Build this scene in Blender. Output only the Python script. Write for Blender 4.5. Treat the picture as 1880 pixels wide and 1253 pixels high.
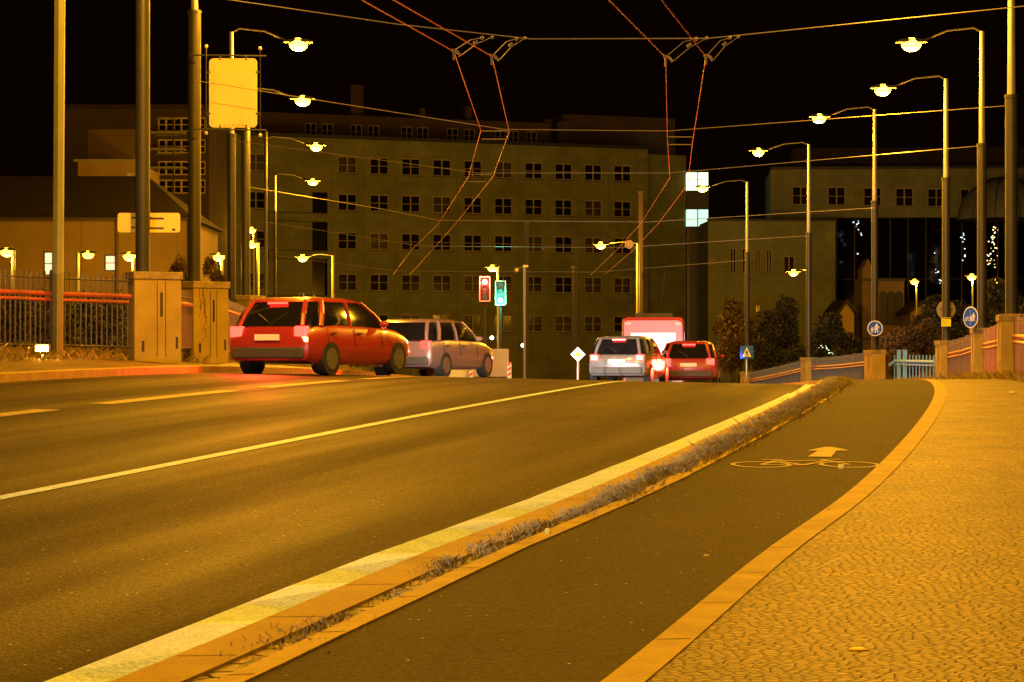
import bpy, math, random
from math import sin, cos, pi, radians as R
random.seed(7)
S = bpy.context.scene
for o in list(bpy.data.objects): bpy.data.objects.remove(o)
# ------------------------------------------------------------------ camera, world, exposure
H0 = 1.6                      # eye height above the ground under the camera
F = 4000.0                    # focal length in pixels of a 1880 px wide picture
cam = bpy.data.objects.new('camera', bpy.data.cameras.new('camera'))
S.collection.objects.link(cam); S.camera = cam
cam.location = (0, 0, H0); cam.rotation_euler = (R(90), 0, 0)
cam.data.lens = F/1880*36; cam.data.sensor_width = 36; cam.data.shift_y = 23.5/1880
cam.data.clip_end = 3000; cam.data.clip_start = .1
W = bpy.data.worlds.new('World'); S.world = W; W.use_nodes = True
bg = W.node_tree.nodes['Background']
bg.inputs[0].default_value = (1, .22, .07, 1); bg.inputs[1].default_value = .0010
S.view_settings.view_transform = 'Standard'; S.view_settings.look = 'None'
S.view_settings.exposure = 1.3; S.view_settings.gamma = 1; S.view_settings.use_curve_mapping = False
SOD = (1.0, .43, .020)        # sodium street light
LAMP_W = 1550
# ------------------------------------------------------------------ geometry of the road
def interp(k, v, x):
    if x <= k[0]: return v[0]+(x-k[0])*(v[1]-v[0])/(k[1]-k[0])
    for i in range(len(k)-1):
        if x <= k[i+1]:
            h = k[i+1]-k[i]; t = (x-k[i])/h
            def m(j):
                if j <= 0: return (v[1]-v[0])/(k[1]-k[0])
                if j >= len(k)-1: return (v[-1]-v[-2])/(k[-1]-k[-2])
                return .5*((v[j+1]-v[j])/(k[j+1]-k[j])+(v[j]-v[j-1])/(k[j]-k[j-1]))
            return ((2*t**3-3*t*t+1)*v[i]+(t**3-2*t*t+t)*h*m(i)+(-2*t**3+3*t*t)*v[i+1]+(t**3-t*t)*h*m(i+1))
    return v[-1]+(x-k[-1])*(v[-1]-v[-2])/(k[-1]-k[-2])
YK = [-20, 0, 8.6, 14, 18.5, 24, 31, 36, 40, 45, 50, 57, 68, 82, 97, 112, 130, 145, 180, 210, 230]
PK = [-2.3, -1.6, -1.3, -1.08, -.93, -.78, -.65, -.60, -.59, -.64, -.71, -.83, -1.05, -1.35, -1.7, -2.1, -2.7, -3.2, -4.2, -4.9, -5]
LY = [-20, 2, 8.6, 12, 15, 20, 26, 31.5, 38, 45, 55, 68, 82, 97, 112, 130, 150, 180, 230]
LX = [-10, -3.75, -1.85, -.9, 0, 1.3, 2.7, 3.85, 5.0, 6.0, 7.1, 7.9, 8.0, 7.5, 6.4, 4.2, 1, -6, -20]
def P(y): return -5 if y > 228 else interp(YK, PK, y)
def L(y): return interp(LY, LX, min(y, 260))
def kz(y): return .035+.065*min(max((y-16)/18, 0), 1)      # kerb height
def zg(x, y):                 # ground height (world z) at x, y
    o = x-L(y)
    z = P(y)+.022*min(max(-o, 0), 11)
    if o < -11: z += .12+min((-o-11)*.08, .3)
    if o > .29: z += kz(y)
    return z+H0
def px(x, y, d): return ((x-940)/F*d, d, H0-(y-650)/F*d)      # the point seen at picture x, y, at distance d
# ------------------------------------------------------------------ materials
MATS = {}
def mat(name, col, rough=.7, metal=0, var=0, vscale=3, grain=0, gscale=40, bump=0, bscale=40, emit=None, es=1, coat=0, col2=None, spec=None, coord='obj'):
    if name in MATS: return MATS[name]
    m = bpy.data.materials.new(name); MATS[name] = m; m.use_nodes = True
    nt = m.node_tree; N = nt.nodes; K = nt.links.new; b = N['Principled BSDF']
    b.inputs['Roughness'].default_value = rough; b.inputs['Metallic'].default_value = metal
    b.inputs['Coat Weight'].default_value = coat
    if spec is not None: b.inputs['Specular IOR Level'].default_value = spec
    b.inputs['Base Color'].default_value = (*col, 1)
    if emit:
        b.inputs['Emission Color'].default_value = (*emit, 1); b.inputs['Emission Strength'].default_value = es
    tc = N.new('ShaderNodeTexCoord')
    src = tc.outputs['Object'] if coord == 'obj' else tc.outputs['UV']
    if var or grain or col2:
        n1 = N.new('ShaderNodeTexNoise'); n1.inputs['Scale'].default_value = vscale; n1.inputs['Detail'].default_value = 5
        n2 = N.new('ShaderNodeTexNoise'); n2.inputs['Scale'].default_value = gscale; n2.inputs['Detail'].default_value = 2
        K(src, n1.inputs[0]); K(src, n2.inputs[0])
        r = N.new('ShaderNodeMapRange'); r.inputs[1].default_value = .3; r.inputs[2].default_value = .7
        r.inputs[3].default_value = 1-var; r.inputs[4].default_value = 1+var; K(n1.outputs[0], r.inputs[0])
        r2 = N.new('ShaderNodeMapRange'); r2.inputs[1].default_value = .3; r2.inputs[2].default_value = .7
        r2.inputs[3].default_value = 1-grain; r2.inputs[4].default_value = 1+grain; K(n2.outputs[0], r2.inputs[0])
        mu = N.new('ShaderNodeMath'); mu.operation = 'MULTIPLY'; K(r.outputs[0], mu.inputs[0]); K(r2.outputs[0], mu.inputs[1])
        c = N.new('ShaderNodeMix'); c.data_type = 'RGBA'; c.inputs[6].default_value = (*col, 1); c.inputs[7].default_value = (*(col2 or col), 1)
        K(n1.outputs[0], c.inputs[0])
        v = N.new('ShaderNodeVectorMath'); v.operation = 'SCALE'; K(c.outputs[2], v.inputs[0]); K(mu.outputs[0], v.inputs[3])
        K(v.outputs[0], b.inputs['Base Color'])
    if bump:
        nb = N.new('ShaderNodeTexNoise'); nb.inputs['Scale'].default_value = bscale; nb.inputs['Detail'].default_value = 4; K(src, nb.inputs[0])
        bp = N.new('ShaderNodeBump'); bp.inputs['Strength'].default_value = bump; bp.inputs['Distance'].default_value = .01
        K(nb.outputs[0], bp.inputs['Height']); K(bp.outputs[0], b.inputs['Normal'])
    return m
def mat_asphalt(name, col, tracks):
    m = mat(name, col, .75, bump=1, bscale=55, var=.25, vscale=.6, grain=.75, gscale=38, spec=.13)
    nt = m.node_tree; N = nt.nodes; K = nt.links.new; b = N['Principled BSDF']
    # sparse pale aggregate grains and, on the road, wheel paths polished along the lane
    tc = N.new('ShaderNodeTexCoord'); vo = N.new('ShaderNodeTexVoronoi'); vo.inputs['Scale'].default_value = 26; K(tc.outputs['Object'], vo.inputs[0])
    lt = N.new('ShaderNodeMath'); lt.operation = 'LESS_THAN'; lt.inputs[1].default_value = .17; K(vo.outputs['Distance'], lt.inputs[0])
    sp = N.new('ShaderNodeSeparateColor'); K(vo.outputs['Color'], sp.inputs[0])
    g = N.new('ShaderNodeMath'); g.operation = 'GREATER_THAN'; g.inputs[1].default_value = .965; K(sp.outputs[0], g.inputs[0])
    mm = N.new('ShaderNodeMath'); mm.operation = 'MULTIPLY'; K(lt.outputs[0], mm.inputs[0]); K(g.outputs[0], mm.inputs[1])
    old = b.inputs['Base Color'].links[0].from_socket
    mx = N.new('ShaderNodeMix'); mx.data_type = 'RGBA'; mx.inputs[7].default_value = (.42, .36, .22, 1); K(mm.outputs[0], mx.inputs[0]); K(old, mx.inputs[6]); last = mx.outputs[2]
    if tracks:
        mp = N.new('ShaderNodeMapping'); mp.inputs['Scale'].default_value = (1.0, .05, 1); K(tc.outputs['UV'], mp.inputs[0])
        ns = N.new('ShaderNodeTexNoise'); ns.inputs['Scale'].default_value = 1.1; ns.inputs['Detail'].default_value = 3; K(mp.outputs[0], ns.inputs[0])
        rr = N.new('ShaderNodeMapRange'); rr.inputs[1].default_value = .35; rr.inputs[2].default_value = .65; rr.inputs[3].default_value = .72; rr.inputs[4].default_value = 1.4; K(ns.outputs[0], rr.inputs[0])
        sc = N.new('ShaderNodeVectorMath'); sc.operation = 'SCALE'; K(last, sc.inputs[0]); K(rr.outputs[0], sc.inputs[3]); last = sc.outputs[0]
        r3 = N.new('ShaderNodeMapRange'); r3.inputs[1].default_value = .35; r3.inputs[2].default_value = .65; r3.inputs[3].default_value = .78; r3.inputs[4].default_value = .6; K(ns.outputs[0], r3.inputs[0]); K(r3.outputs[0], b.inputs['Roughness'])
    K(last, b.inputs['Base Color'])
    return m
def mat_setts(name, col, scale, dark, bumpd, asp=(1, 1)):
    m = bpy.data.materials.new(name); MATS[name] = m; m.use_nodes = True
    nt = m.node_tree; N = nt.nodes; K = nt.links.new; b = N['Principled BSDF']; b.inputs['Roughness'].default_value = .6
    tc = N.new('ShaderNodeTexCoord'); mp = N.new('ShaderNodeMapping'); mp.inputs['Scale'].default_value = (asp[0], asp[1], 0); K(tc.outputs['Object'], mp.inputs[0])
    w = N.new('ShaderNodeTexNoise'); w.inputs['Scale'].default_value = 2.5; K(mp.outputs[0], w.inputs[0])
    ad = N.new('ShaderNodeVectorMath'); ad.operation = 'MULTIPLY_ADD'; ad.inputs[1].default_value = (.12, .12, 0); K(w.outputs[1], ad.inputs[0]); K(mp.outputs[0], ad.inputs[2])
    e = N.new('ShaderNodeTexVoronoi'); e.feature = 'DISTANCE_TO_EDGE'; c = N.new('ShaderNodeTexVoronoi'); c.feature = 'F1'
    for v in (e, c): v.inputs['Scale'].default_value = scale; v.inputs['Randomness'].default_value = .8; v.voronoi_dimensions = '2D'; K(ad.outputs[0], v.inputs[0])
    j = N.new('ShaderNodeMapRange'); j.interpolation_type = 'SMOOTHSTEP'; j.inputs[1].default_value = .02; j.inputs[2].default_value = .20; K(e.outputs['Distance'], j.inputs[0])
    sp = N.new('ShaderNodeSeparateColor'); K(c.outputs['Color'], sp.inputs[0])
    br = N.new('ShaderNodeMapRange'); br.inputs[3].default_value = .6; br.inputs[4].default_value = 1.35; K(sp.outputs[0], br.inputs[0])
    n = N.new('ShaderNodeTexNoise'); n.inputs['Scale'].default_value = 1.1; n.inputs['Detail'].default_value = 5; K(tc.outputs['Object'], n.inputs[0])
    nr = N.new('ShaderNodeMapRange'); nr.inputs[1].default_value = .3; nr.inputs[2].default_value = .7; nr.inputs[3].default_value = .68; nr.inputs[4].default_value = 1.25; K(n.outputs[0], nr.inputs[0])
    mu = N.new('ShaderNodeMath'); mu.operation = 'MULTIPLY'; K(br.outputs[0], mu.inputs[0]); K(nr.outputs[0], mu.inputs[1])
    sc = N.new('ShaderNodeVectorMath'); sc.operation = 'SCALE'; sc.inputs[0].default_value = col; K(mu.outputs[0], sc.inputs[3])
    mx = N.new('ShaderNodeMix'); mx.data_type = 'RGBA'; mx.inputs[6].default_value = (*dark, 1); K(j.outputs[0], mx.inputs[0]); K(sc.outputs[0], mx.inputs[7])
    jm = N.new('ShaderNodeTexNoise'); jm.inputs['Scale'].default_value = 9; jm.inputs['Detail'].default_value = 3; K(tc.outputs['Object'], jm.inputs[0])
    jr = N.new('ShaderNodeMapRange'); jr.inputs[1].default_value = .42; jr.inputs[2].default_value = .58; jr.inputs[3].default_value = .45; jr.inputs[4].default_value = 0; K(jm.outputs[0], jr.inputs[0])
    ja = N.new('ShaderNodeMath'); ja.operation = 'MAXIMUM'; K(j.outputs[0], ja.inputs[0]); K(jr.outputs[0], ja.inputs[1]); K(ja.outputs[0], mx.inputs[0])
    K(mx.outputs[2], b.inputs['Base Color'])
    hh = N.new('ShaderNodeMath'); hh.operation = 'MULTIPLY_ADD'; hh.inputs[1].default_value = .45; K(sp.outputs[1], hh.inputs[0]); K(j.outputs[0], hh.inputs[2])
    g = N.new('ShaderNodeTexNoise'); g.inputs['Scale'].default_value = 120; K(tc.outputs['Object'], g.inputs[0])
    h2 = N.new('ShaderNodeMath'); h2.operation = 'MULTIPLY_ADD'; h2.inputs[1].default_value = .25; K(g.outputs[0], h2.inputs[0]); K(hh.outputs[0], h2.inputs[2])
    bp = N.new('ShaderNodeBump'); bp.inputs['Strength'].default_value = 1; bp.inputs['Distance'].default_value = bumpd; K(h2.outputs[0], bp.inputs['Height']); K(bp.outputs[0], b.inputs['Normal'])
    return m
def mat_tiles(name, col, w=1.2, h=.6, joint=.6, mort=.02):
    m = bpy.data.materials.new(name); MATS[name] = m; m.use_nodes = True
    nt = m.node_tree; N = nt.nodes; K = nt.links.new; b = N['Principled BSDF']; b.inputs['Roughness'].default_value = .55
    tc = N.new('ShaderNodeTexCoord'); mp = N.new('ShaderNodeMapping'); mp.inputs['Rotation'].default_value = (R(-90), 0, 0); K(tc.outputs['Object'], mp.inputs[0])
    br = N.new('ShaderNodeTexBrick'); br.offset = 0; br.inputs['Scale'].default_value = 1
    br.inputs['Brick Width'].default_value = w; br.inputs['Row Height'].default_value = h; br.inputs['Mortar Size'].default_value = mort
    br.inputs['Color1'].default_value = (*[c*.88 for c in col], 1); br.inputs['Color2'].default_value = (*[c*1.1 for c in col], 1)
    br.inputs['Mortar'].default_value = (*[c*joint for c in col], 1); K(mp.outputs[0], br.inputs[0])
    n = N.new('ShaderNodeTexNoise'); n.inputs['Scale'].default_value = .35; n.inputs['Detail'].default_value = 6; K(tc.outputs['Object'], n.inputs[0])
    r = N.new('ShaderNodeMapRange'); r.inputs[1].default_value = .3; r.inputs[2].default_value = .7; r.inputs[3].default_value = .75; r.inputs[4].default_value = 1.2; K(n.outputs[0], r.inputs[0])
    v = N.new('ShaderNodeVectorMath'); v.operation = 'SCALE'; K(br.outputs[0], v.inputs[0]); K(r.outputs[0], v.inputs[3]); K(v.outputs[0], b.inputs['Base Color'])
    return m
M_road = mat_asphalt('asphalt_road', (.034, .0245, .0015), True)
M_bike = mat_asphalt('asphalt_path', (.024, .0165, .0008), False)
M_line = mat('road_paint', (.42, .62, 1.0), .6, var=.12, vscale=5, grain=.28, gscale=55, bump=1, bscale=45)
M_oldpaint = mat('worn_paint', (.34, .28, .13), .7, var=.25, vscale=9, grain=.25, gscale=60)
M_gut = mat('kerb_concrete', (.31, .215, .012), .75, var=.18, vscale=2.5, grain=.15, gscale=50, bump=.4, bscale=60)
M_kerb = mat('kerb_stone', (.33, .235, .014), .7, var=.22, vscale=4, grain=.15, gscale=60, bump=.5, bscale=50)
M_setts = mat_setts('old_setts', (.20, .14, .01), 6, (.03, .025, .015), .02)
M_pave = mat_setts('mosaic_paving', (.205, .141, .004), 25, (.040, .024, .001), .011, (.72, 1.0))
M_soil = mat('soil', (.07, .06, .035), .95, var=.4, vscale=2, grain=.4, gscale=20, bump=1, bscale=20)
M_conc = mat('pedestal_concrete', (.42, .30, .05), .8, var=.16, vscale=2.2, grain=.08, gscale=30, bump=.25, bscale=25, col2=(.35, .26, .05))
M_cap = mat('cap_stone', (.30, .22, .08), .85, var=.35, vscale=4, grain=.2, gscale=30, bump=.5)
M_dark = mat('dark_metal', (.03, .028, .025), .5, var=.2, vscale=5)
M_pole = mat('pole_paint', (.032, .029, .014), .5, var=.15, vscale=3, spec=.5)
M_polet = mat('pole_galvanised', (.30, .29, .24), .45, metal=.3, var=.12, vscale=3)
M_rail = mat('red_rail', (.36, .09, .045), .45, var=.2, vscale=3, grain=.1)
M_bars = mat('fence_bars', (.10, .095, .09), .5, metal=.3, var=.15, vscale=2)
M_blue = mat('gate_blue', (.13, .40, .95), .5, var=.1, vscale=4)
M_wire = mat('copper_wire', (.55, .14, .09), .5, metal=.3)
M_span = mat('steel_wire', (.35, .32, .25), .4, metal=.6)
M_ins = mat('insulator', (.2, .16, .1), .4)
M_white = mat('white_paint', (.75, .75, .72), .5, var=.05)
M_signback = mat('sign_aluminium', (.88, .68, .12), .5, metal=.1, var=.06, vscale=2)
M_signblue = mat('sign_blue', (.0, .10, .98), .4)
M_signwhite = mat('sign_white', (.9, .9, .9), .4)
M_signyel = mat('sign_yellow', (.85, .62, .03), .4)
M_signred = mat('sign_red', (.7, .03, .03), .4)
M_black = mat('black_ink', (.012, .012, .012), .5)
M_sodium = mat('sodium_glass', (.9, .7, .3), .3, emit=(1, .47, .018), es=11)
M_sodium_far = mat('sodium_glass_far', (.9, .7, .3), .3, emit=(1, .46, .016), es=9)
M_cool = mat('cool_lamp', (.9, .9, .9), .3, emit=(.75, 1, .85), es=3.5)
M_tile = mat_tiles('facade_tiles', (.225, .24, .07), 1.05, .62, .82, .02)
M_tile2 = mat_tiles('facade_tiles_fine', (.20, .225, .075), .8, .4, .8, .02)
M_plaster = mat('brown_plaster', (.10, .065, .035), .9, var=.2, vscale=.5, grain=.05, gscale=10)
M_ochre = mat('ochre_plaster', (.24, .17, .045), .9, var=.14, vscale=.5, grain=.05, gscale=15)
M_roof = mat('roof_dark', (.026, .016, .012), .85, var=.25, vscale=1.5, grain=.2, gscale=12)
M_frame = mat('window_frame', (.46, .38, .22), .6)
M_pane = mat('window_glass', (.012, .008, .006), .12, var=.3, vscale=.8, spec=.6)
M_curt = mat('curtained_glass', (.055, .045, .025), .3, var=.5, vscale=2.5, grain=.2, gscale=9)
M_litw = mat('lit_window', (.8, .8, .8), .4, emit=(1, .86, .60), es=.34, var=.3)
M_litg = mat('lit_stair_glass', (.8, .8, .8), .4, emit=(.80, 1, .62), es=.75)
M_litg2 = mat('lit_stair_glass_lower', (.8, .8, .8), .4, emit=(.55, 1, .75), es=.5)
M_curtain = mat('curtain_wall_glass', (.006, .004, .003), .07, spec=.7)
M_leaf = mat('leaf', (.055, .065, .02), .7, var=.5, vscale=1.2)
M_leafb = mat('leaf_brown', (.085, .05, .02), .7, var=.5, vscale=1.5)
M_leafd = mat('leaf_dark', (.028, .028, .012), .7, var=.5, vscale=1.5)
M_bark = mat('bark', (.06, .045, .03), .9, var=.3, vscale=6, bump=.6)
M_weed = mat('weed_blades', (.42, .37, .22), .8, var=.5, vscale=3.5, col2=(.22, .19, .07))
M_grass = mat('dry_grass', (.26, .20, .06), .85, var=.4, vscale=4)
M_tyre = mat('tyre', (.02, .02, .02), .8)
M_rim = mat('rim', (.35, .35, .36), .35, metal=.8)
M_cglass = mat('car_glass', (.01, .01, .012), .06, spec=.8)
M_tail = mat('tail_lit', (.5, .01, .01), .3, emit=(1, .02, .012), es=4)
M_brake = mat('brake_lit', (.6, .02, .02), .3, emit=(1, .022, .014), es=5)
M_ind = mat('indicator_lit', (.8, .3, .02), .3, emit=(1, .50, .07), es=8)
M_head = mat('headlight_lit', (.9, .9, .9), .2, emit=(.9, .95, 1), es=10)
M_buslit = mat('bus_saloon_window', (.5, .5, .6), .2, emit=(.85, .62, 1), es=.16, var=.5, vscale=1.5)
M_plastic = mat('grey_plastic', (.06, .06, .06), .6)
M_dome = mat('dome_glazing', (.16, .17, .15), .35, var=.1)
M_sparkw = mat('sparkle_warm', (.9, .7, .3), .3, emit=(1, .66, .25), es=2.2)
M_sparkc = mat('sparkle_cool', (.8, .9, 1), .3, emit=(.7, .9, 1), es=1.2)
M_red = mat('signal_red', (.6, .02, .02), .3, emit=(1, .07, .05), es=14)
M_green = mat('signal_green', (.02, .6, .4), .3, emit=(.05, 1, .62), es=10)
M_off = mat('signal_off', (.02, .018, .015), .3)
# ------------------------------------------------------------------ mesh helpers
class MB:
    def __init__(s): s.v = []; s.f = []; s.uv = []; s.uvs = False
    def quad(s, *p):
        n = len(s.v); s.v += [tuple(q) for q in p]; s.f.append(tuple(range(n, n+len(p)))); return s
    def box(s, c, d, rz=0):
        x, y, z = d[0]/2, d[1]/2, d[2]/2; n = len(s.v); cr, sr = cos(rz), sin(rz)
        for a in (-x, x):
            for b in (-y, y):
                for e in (-z, z): s.v.append((c[0]+a*cr-b*sr, c[1]+a*sr+b*cr, c[2]+e))
        for q in ((0, 1, 3, 2), (4, 6, 7, 5), (0, 4, 5, 1), (2, 3, 7, 6), (0, 2, 6, 4), (1, 5, 7, 3)): s.f.append(tuple(n+i for i in q))
        return s
    def tube(s, pts, r, seg=8, cap=True):
        rs = r if isinstance(r, (list, tuple)) else [r]*len(pts); n = len(s.v)
        for i, p in enumerate(pts):
            a = pts[max(i-1, 0)]; b = pts[min(i+1, len(pts)-1)]
            d = [b[k]-a[k] for k in range(3)]; l = math.sqrt(sum(q*q for q in d)) or 1; d = [q/l for q in d]
            u = (0, 0, 1) if abs(d[2]) < .9 else (1, 0, 0)
            e = [d[1]*u[2]-d[2]*u[1], d[2]*u[0]-d[0]*u[2], d[0]*u[1]-d[1]*u[0]]; l = math.sqrt(sum(q*q for q in e)); e = [q/l for q in e]
            g = [d[1]*e[2]-d[2]*e[1], d[2]*e[0]-d[0]*e[2], d[0]*e[1]-d[1]*e[0]]
            for k in range(seg):
                t = 2*pi*k/seg; s.v.append(tuple(p[j]+rs[i]*(cos(t)*e[j]+sin(t)*g[j]) for j in range(3)))
        for i in range(len(pts)-1):
            for k in range(seg):
                k2 = (k+1) % seg; s.f.append((n+i*seg+k, n+i*seg+k2, n+(i+1)*seg+k2, n+(i+1)*seg+k))
        if cap: s.f.append(tuple(n+k for k in range(seg))[::-1]); s.f.append(tuple(n+(len(pts)-1)*seg+k for k in range(seg)))
        return s
    def loft(s, rings, cap=True):
        n = len(s.v); m = len(rings[0])
        for r in rings: s.v += [tuple(q) for q in r]
        for i in range(len(rings)-1):
            for k in range(m):
                k2 = (k+1) % m; s.f.append((n+i*m+k, n+i*m+k2, n+(i+1)*m+k2, n+(i+1)*m+k))
        if cap: s.f.append(tuple(n+k for k in range(m))[::-1]); s.f.append(tuple(n+(len(rings)-1)*m+k for k in range(m)))
        return s
    def ball(s, c, r, seg=10, rg=6, sq=(1, 1, 1)):
        rings = []
        for i in range(1, rg):
            t = pi*i/rg; rings.append([(c[0]+r*sq[0]*sin(t)*cos(2*pi*k/seg), c[1]+r*sq[1]*sin(t)*sin(2*pi*k/seg), c[2]-r*sq[2]*cos(t)) for k in range(seg)])
        return s.loft(rings)
    def prism(s, pts2, y0, y1, f=lambda a, y, b: (a, y, b)):
        n = len(s.v); m = len(pts2)
        for a, b in pts2: s.v.append(f(a, y0, b))
        for a, b in pts2: s.v.append(f(a, y1, b))
        s.f.append(tuple(range(n, n+m))); s.f.append(tuple(range(n+m, n+2*m))[::-1])
        for k in range(m): k2 = (k+1) % m; s.f.append((n+k2, n+k, n+m+k, n+m+k2))
        return s
    def build(s, name, m, parent=None, smooth=False, loc=None, bevel=0):
        me = bpy.data.meshes.new(name); me.from_pydata(s.v, [], s.f); me.validate(); me.update()
        if s.uvs:
            uv = me.uv_layers.new(name='UVMap')
            for l in me.loops: uv.data[l.index].uv = s.uv[l.vertex_index]
        if m: me.materials.append(m)
        if smooth:
            for p in me.polygons: p.use_smooth = True
            try: me.set_sharp_from_angle(angle=R(40))
            except Exception: pass
        o = bpy.data.objects.new(name, me); S.collection.objects.link(o)
        if parent: o.parent = parent
        if loc: o.location = loc
        if bevel:
            b = o.modifiers.new('bevel', 'BEVEL'); b.width = bevel; b.segments = 2; b.limit_method = 'ANGLE'
        return o
def tag(o, label=None, cat=None, group=None, kind=None):
    if label: o['label'] = label
    if cat: o['category'] = cat
    if group: o['group'] = group
    if kind: o['kind'] = kind
    return o
def thing(name, label, cat, loc=(0, 0, 0), rz=0, group=None):
    o = bpy.data.objects.new(name, None); S.collection.objects.link(o); o.location = loc; o.rotation_euler = (0, 0, rz); o.empty_display_size = .3
    return tag(o, label, cat, group)
def light(parent, kind, loc, w, col, **kw):
    d = bpy.data.lights.new('light', kind); d.energy = w; d.color = col
    for k, v in kw.items(): setattr(d, k, v)
    o = bpy.data.objects.new('light', d); S.collection.objects.link(o); o.parent = parent; o.location = loc
    return o
# ------------------------------------------------------------------ ground and strips
def ys(a, b):
    r = []; y = a
    while y < b: r.append(y); y += .6 if y < 70 else 2.5
    return r+[b]
def strip(name, m, o0, o1, dz, y0=-14, y1=200, nx=1, kind='structure', side=0, jit=0):
    mb = MB(); mb.uvs = True; Y = ys(y0, y1); n = nx+1; acc = 0
    fo0 = o0 if callable(o0) else (lambda y: o0); fo1 = o1 if callable(o1) else (lambda y: o1)
    cols = n+(2 if side else 0)
    for i, y in enumerate(Y):
        row = []
        for k in range(n):
            t = k/nx; o = fo0(y)+(fo1(y)-fo0(y))*t
            if jit and k in (0, nx): o += jit*(random.random()-.5)
            base = P(y)+.022*min(max(-o, 0), 11)+H0+(kz(y)-.10 if o > .32 else 0)
            if o < -11.001: base += min((-o-11)*.08, .3)
            row.append((L(y)+o, y, base+dz, o))
        if side: row = [(row[0][0], y, row[0][2]-side, row[0][3])]+row+[(row[-1][0], y, row[-1][2]-side, row[-1][3])]
        for r in row: mb.v.append(r[:3]); mb.uv.append((r[3], y))
    for i in range(len(Y)-1):
        for k in range(cols-1):
            a = i*cols+k; mb.f.append((a, a+1, a+cols+1, a+cols))
    ob = mb.build(name, m, smooth=False); tag(ob, kind=kind); return ob
g = MB(); rows = [-60, -14]+[y for y in ys(-12, 226) if y > -12][::3]+[230, 300, 500, 900]
offs = [-700, -120, -60, -30, -19, -15, -11, 1, 4, 6, 9, 30, 60, 120, 700]
for y in rows:
    for o in offs:
        z = P(y)+.022*min(max(-o, 0), 11)+H0-.03
        if o < -11: z += min((-o-11)*.08, .3)
        if o == 4: z += .06
        if o >= 9: z -= .8
        if o in (1,): z -= .06
        g.v.append((L(min(y, 230))+o, y, z))
for i in range(len(rows)-1):
    for k in range(len(offs)-1):
        a = i*len(offs)+k; g.f.append((a, a+1, a+len(offs)+1, a+len(offs)))
tag(g.build('ground', M_soil), kind='structure')
strip('road', M_road, -11, .345, 0, nx=8)
strip('edge_line', M_line, 0, .318, .005, jit=.012)
strip('centre_line', M_line, -3.46, -3.33, .005, y1=120)
for i in range(-2, 20):
    a = 8.0+i*5.8
    if i not in (1,): strip('lane_dash', M_oldpaint, -7.5, -7.22, .005, y0=a, y1=a+4.4)
strip('gutter_kerb', M_gut, .335, .61, .10, side=.16)
strip('sett_strip', M_setts, .61, .76, .085)
strip('path_edging', M_kerb, .76, .88, .115, side=.08, jit=.012)
strip('bike_path', M_bike, .88, 2.26, .106, nx=2)
strip('path_kerb', M_kerb, 2.26, 2.43, .118, side=.08)
strip('pavement', M_pave, 2.43, 4.35, .112, nx=3, y0=32)
strip('near_pavement', M_pave, 2.43, 7.5, .112, nx=4, y1=32)
strip('pavement_verge', M_grass, 4.35, 6.6, .09, nx=2, y0=32)
strip('left_kerb', M_kerb, -11.18, -11.0, .12, side=.14)
strip('left_pavement', M_pave, -13.2, -11.18, .11, nx=3)
# kerb block joints: thin dark mortar gaps across the kerb runs, kerb by kerb
jn = MB()
y = 5.0
while y < 42:
    for (o0, o1, dz, ph) in ((.345, .60, .1025, 0), (.77, .87, .1175, .5), (2.27, 2.42, .1205, .3)):
        yy = y+ph; z = P(yy)+H0+dz+kz(yy)-.1; x = L(yy)
        jn.quad((x+o0, yy, z), (x+o1, yy+.02, z), (x+o1, yy+.032, z+.0003), (x+o0, yy+.012, z+.0003))
    y += 1.0
tag(jn.build('kerb_joints', mat('joint_dirt', (.19, .13, .03), .9)), kind='structure')
# bicycle symbol and arrow painted on the path
def gp(x, y, dz=.011): return (x, y, P(y)+H0+kz(y)+dz)
bk = MB()
def flat_line(a, b, w):
    dx, dy = b[0]-a[0], b[1]-a[1]; l = math.hypot(dx, dy); nx_, ny_ = -dy/l*w/2, dx/l*w/2
    bk.quad(gp(a[0]+nx_, a[1]+ny_), gp(a[0]-nx_, a[1]-ny_), gp(b[0]-nx_, b[1]-ny_), gp(b[0]+nx_, b[1]+ny_))
cx, cy = 2.39, 17.75
for wx in (-.36, .36):
    for k in range(28):
        t0, t1 = 2*pi*k/28, 2*pi*(k+1)/28
        bk.quad(*[gp(cx+wx+r*cos(t), cy+r*1.15*sin(t)) for r, t in ((.25, t0), (.25, t1), (.212, t1), (.212, t0))])
for a, b in (((-.36, 0), (-.2, .36)), ((-.2, .36), (.2, .42)), ((-.36, 0), (-.02, -.05)), ((-.02, -.05), (.22, .36)), ((-.02, -.05), (-.2, .42)), ((.36, 0), (.2, .5)), ((.2, .5), (.36, .52)), ((-.3, .48), (-.12, .48))):
    flat_line((cx+a[0], cy+a[1]), (cx+b[0], cy+b[1]), .04)
tag(bk.build('bicycle_marking', M_oldpaint), kind='structure')
bk = MB()
ax, ay = 2.60, 18.3
bk.quad(gp(2.52, 18.55), gp(2.71, 18.5), gp(2.87, 19.25), gp(2.71, 19.25))
bk.quad(gp(2.60, 19.2), gp(2.98, 19.2), gp(2.88, 19.62), gp(2.82, 19.62))
tag(bk.build('arrow_marking', M_oldpaint), kind='structure')
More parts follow.
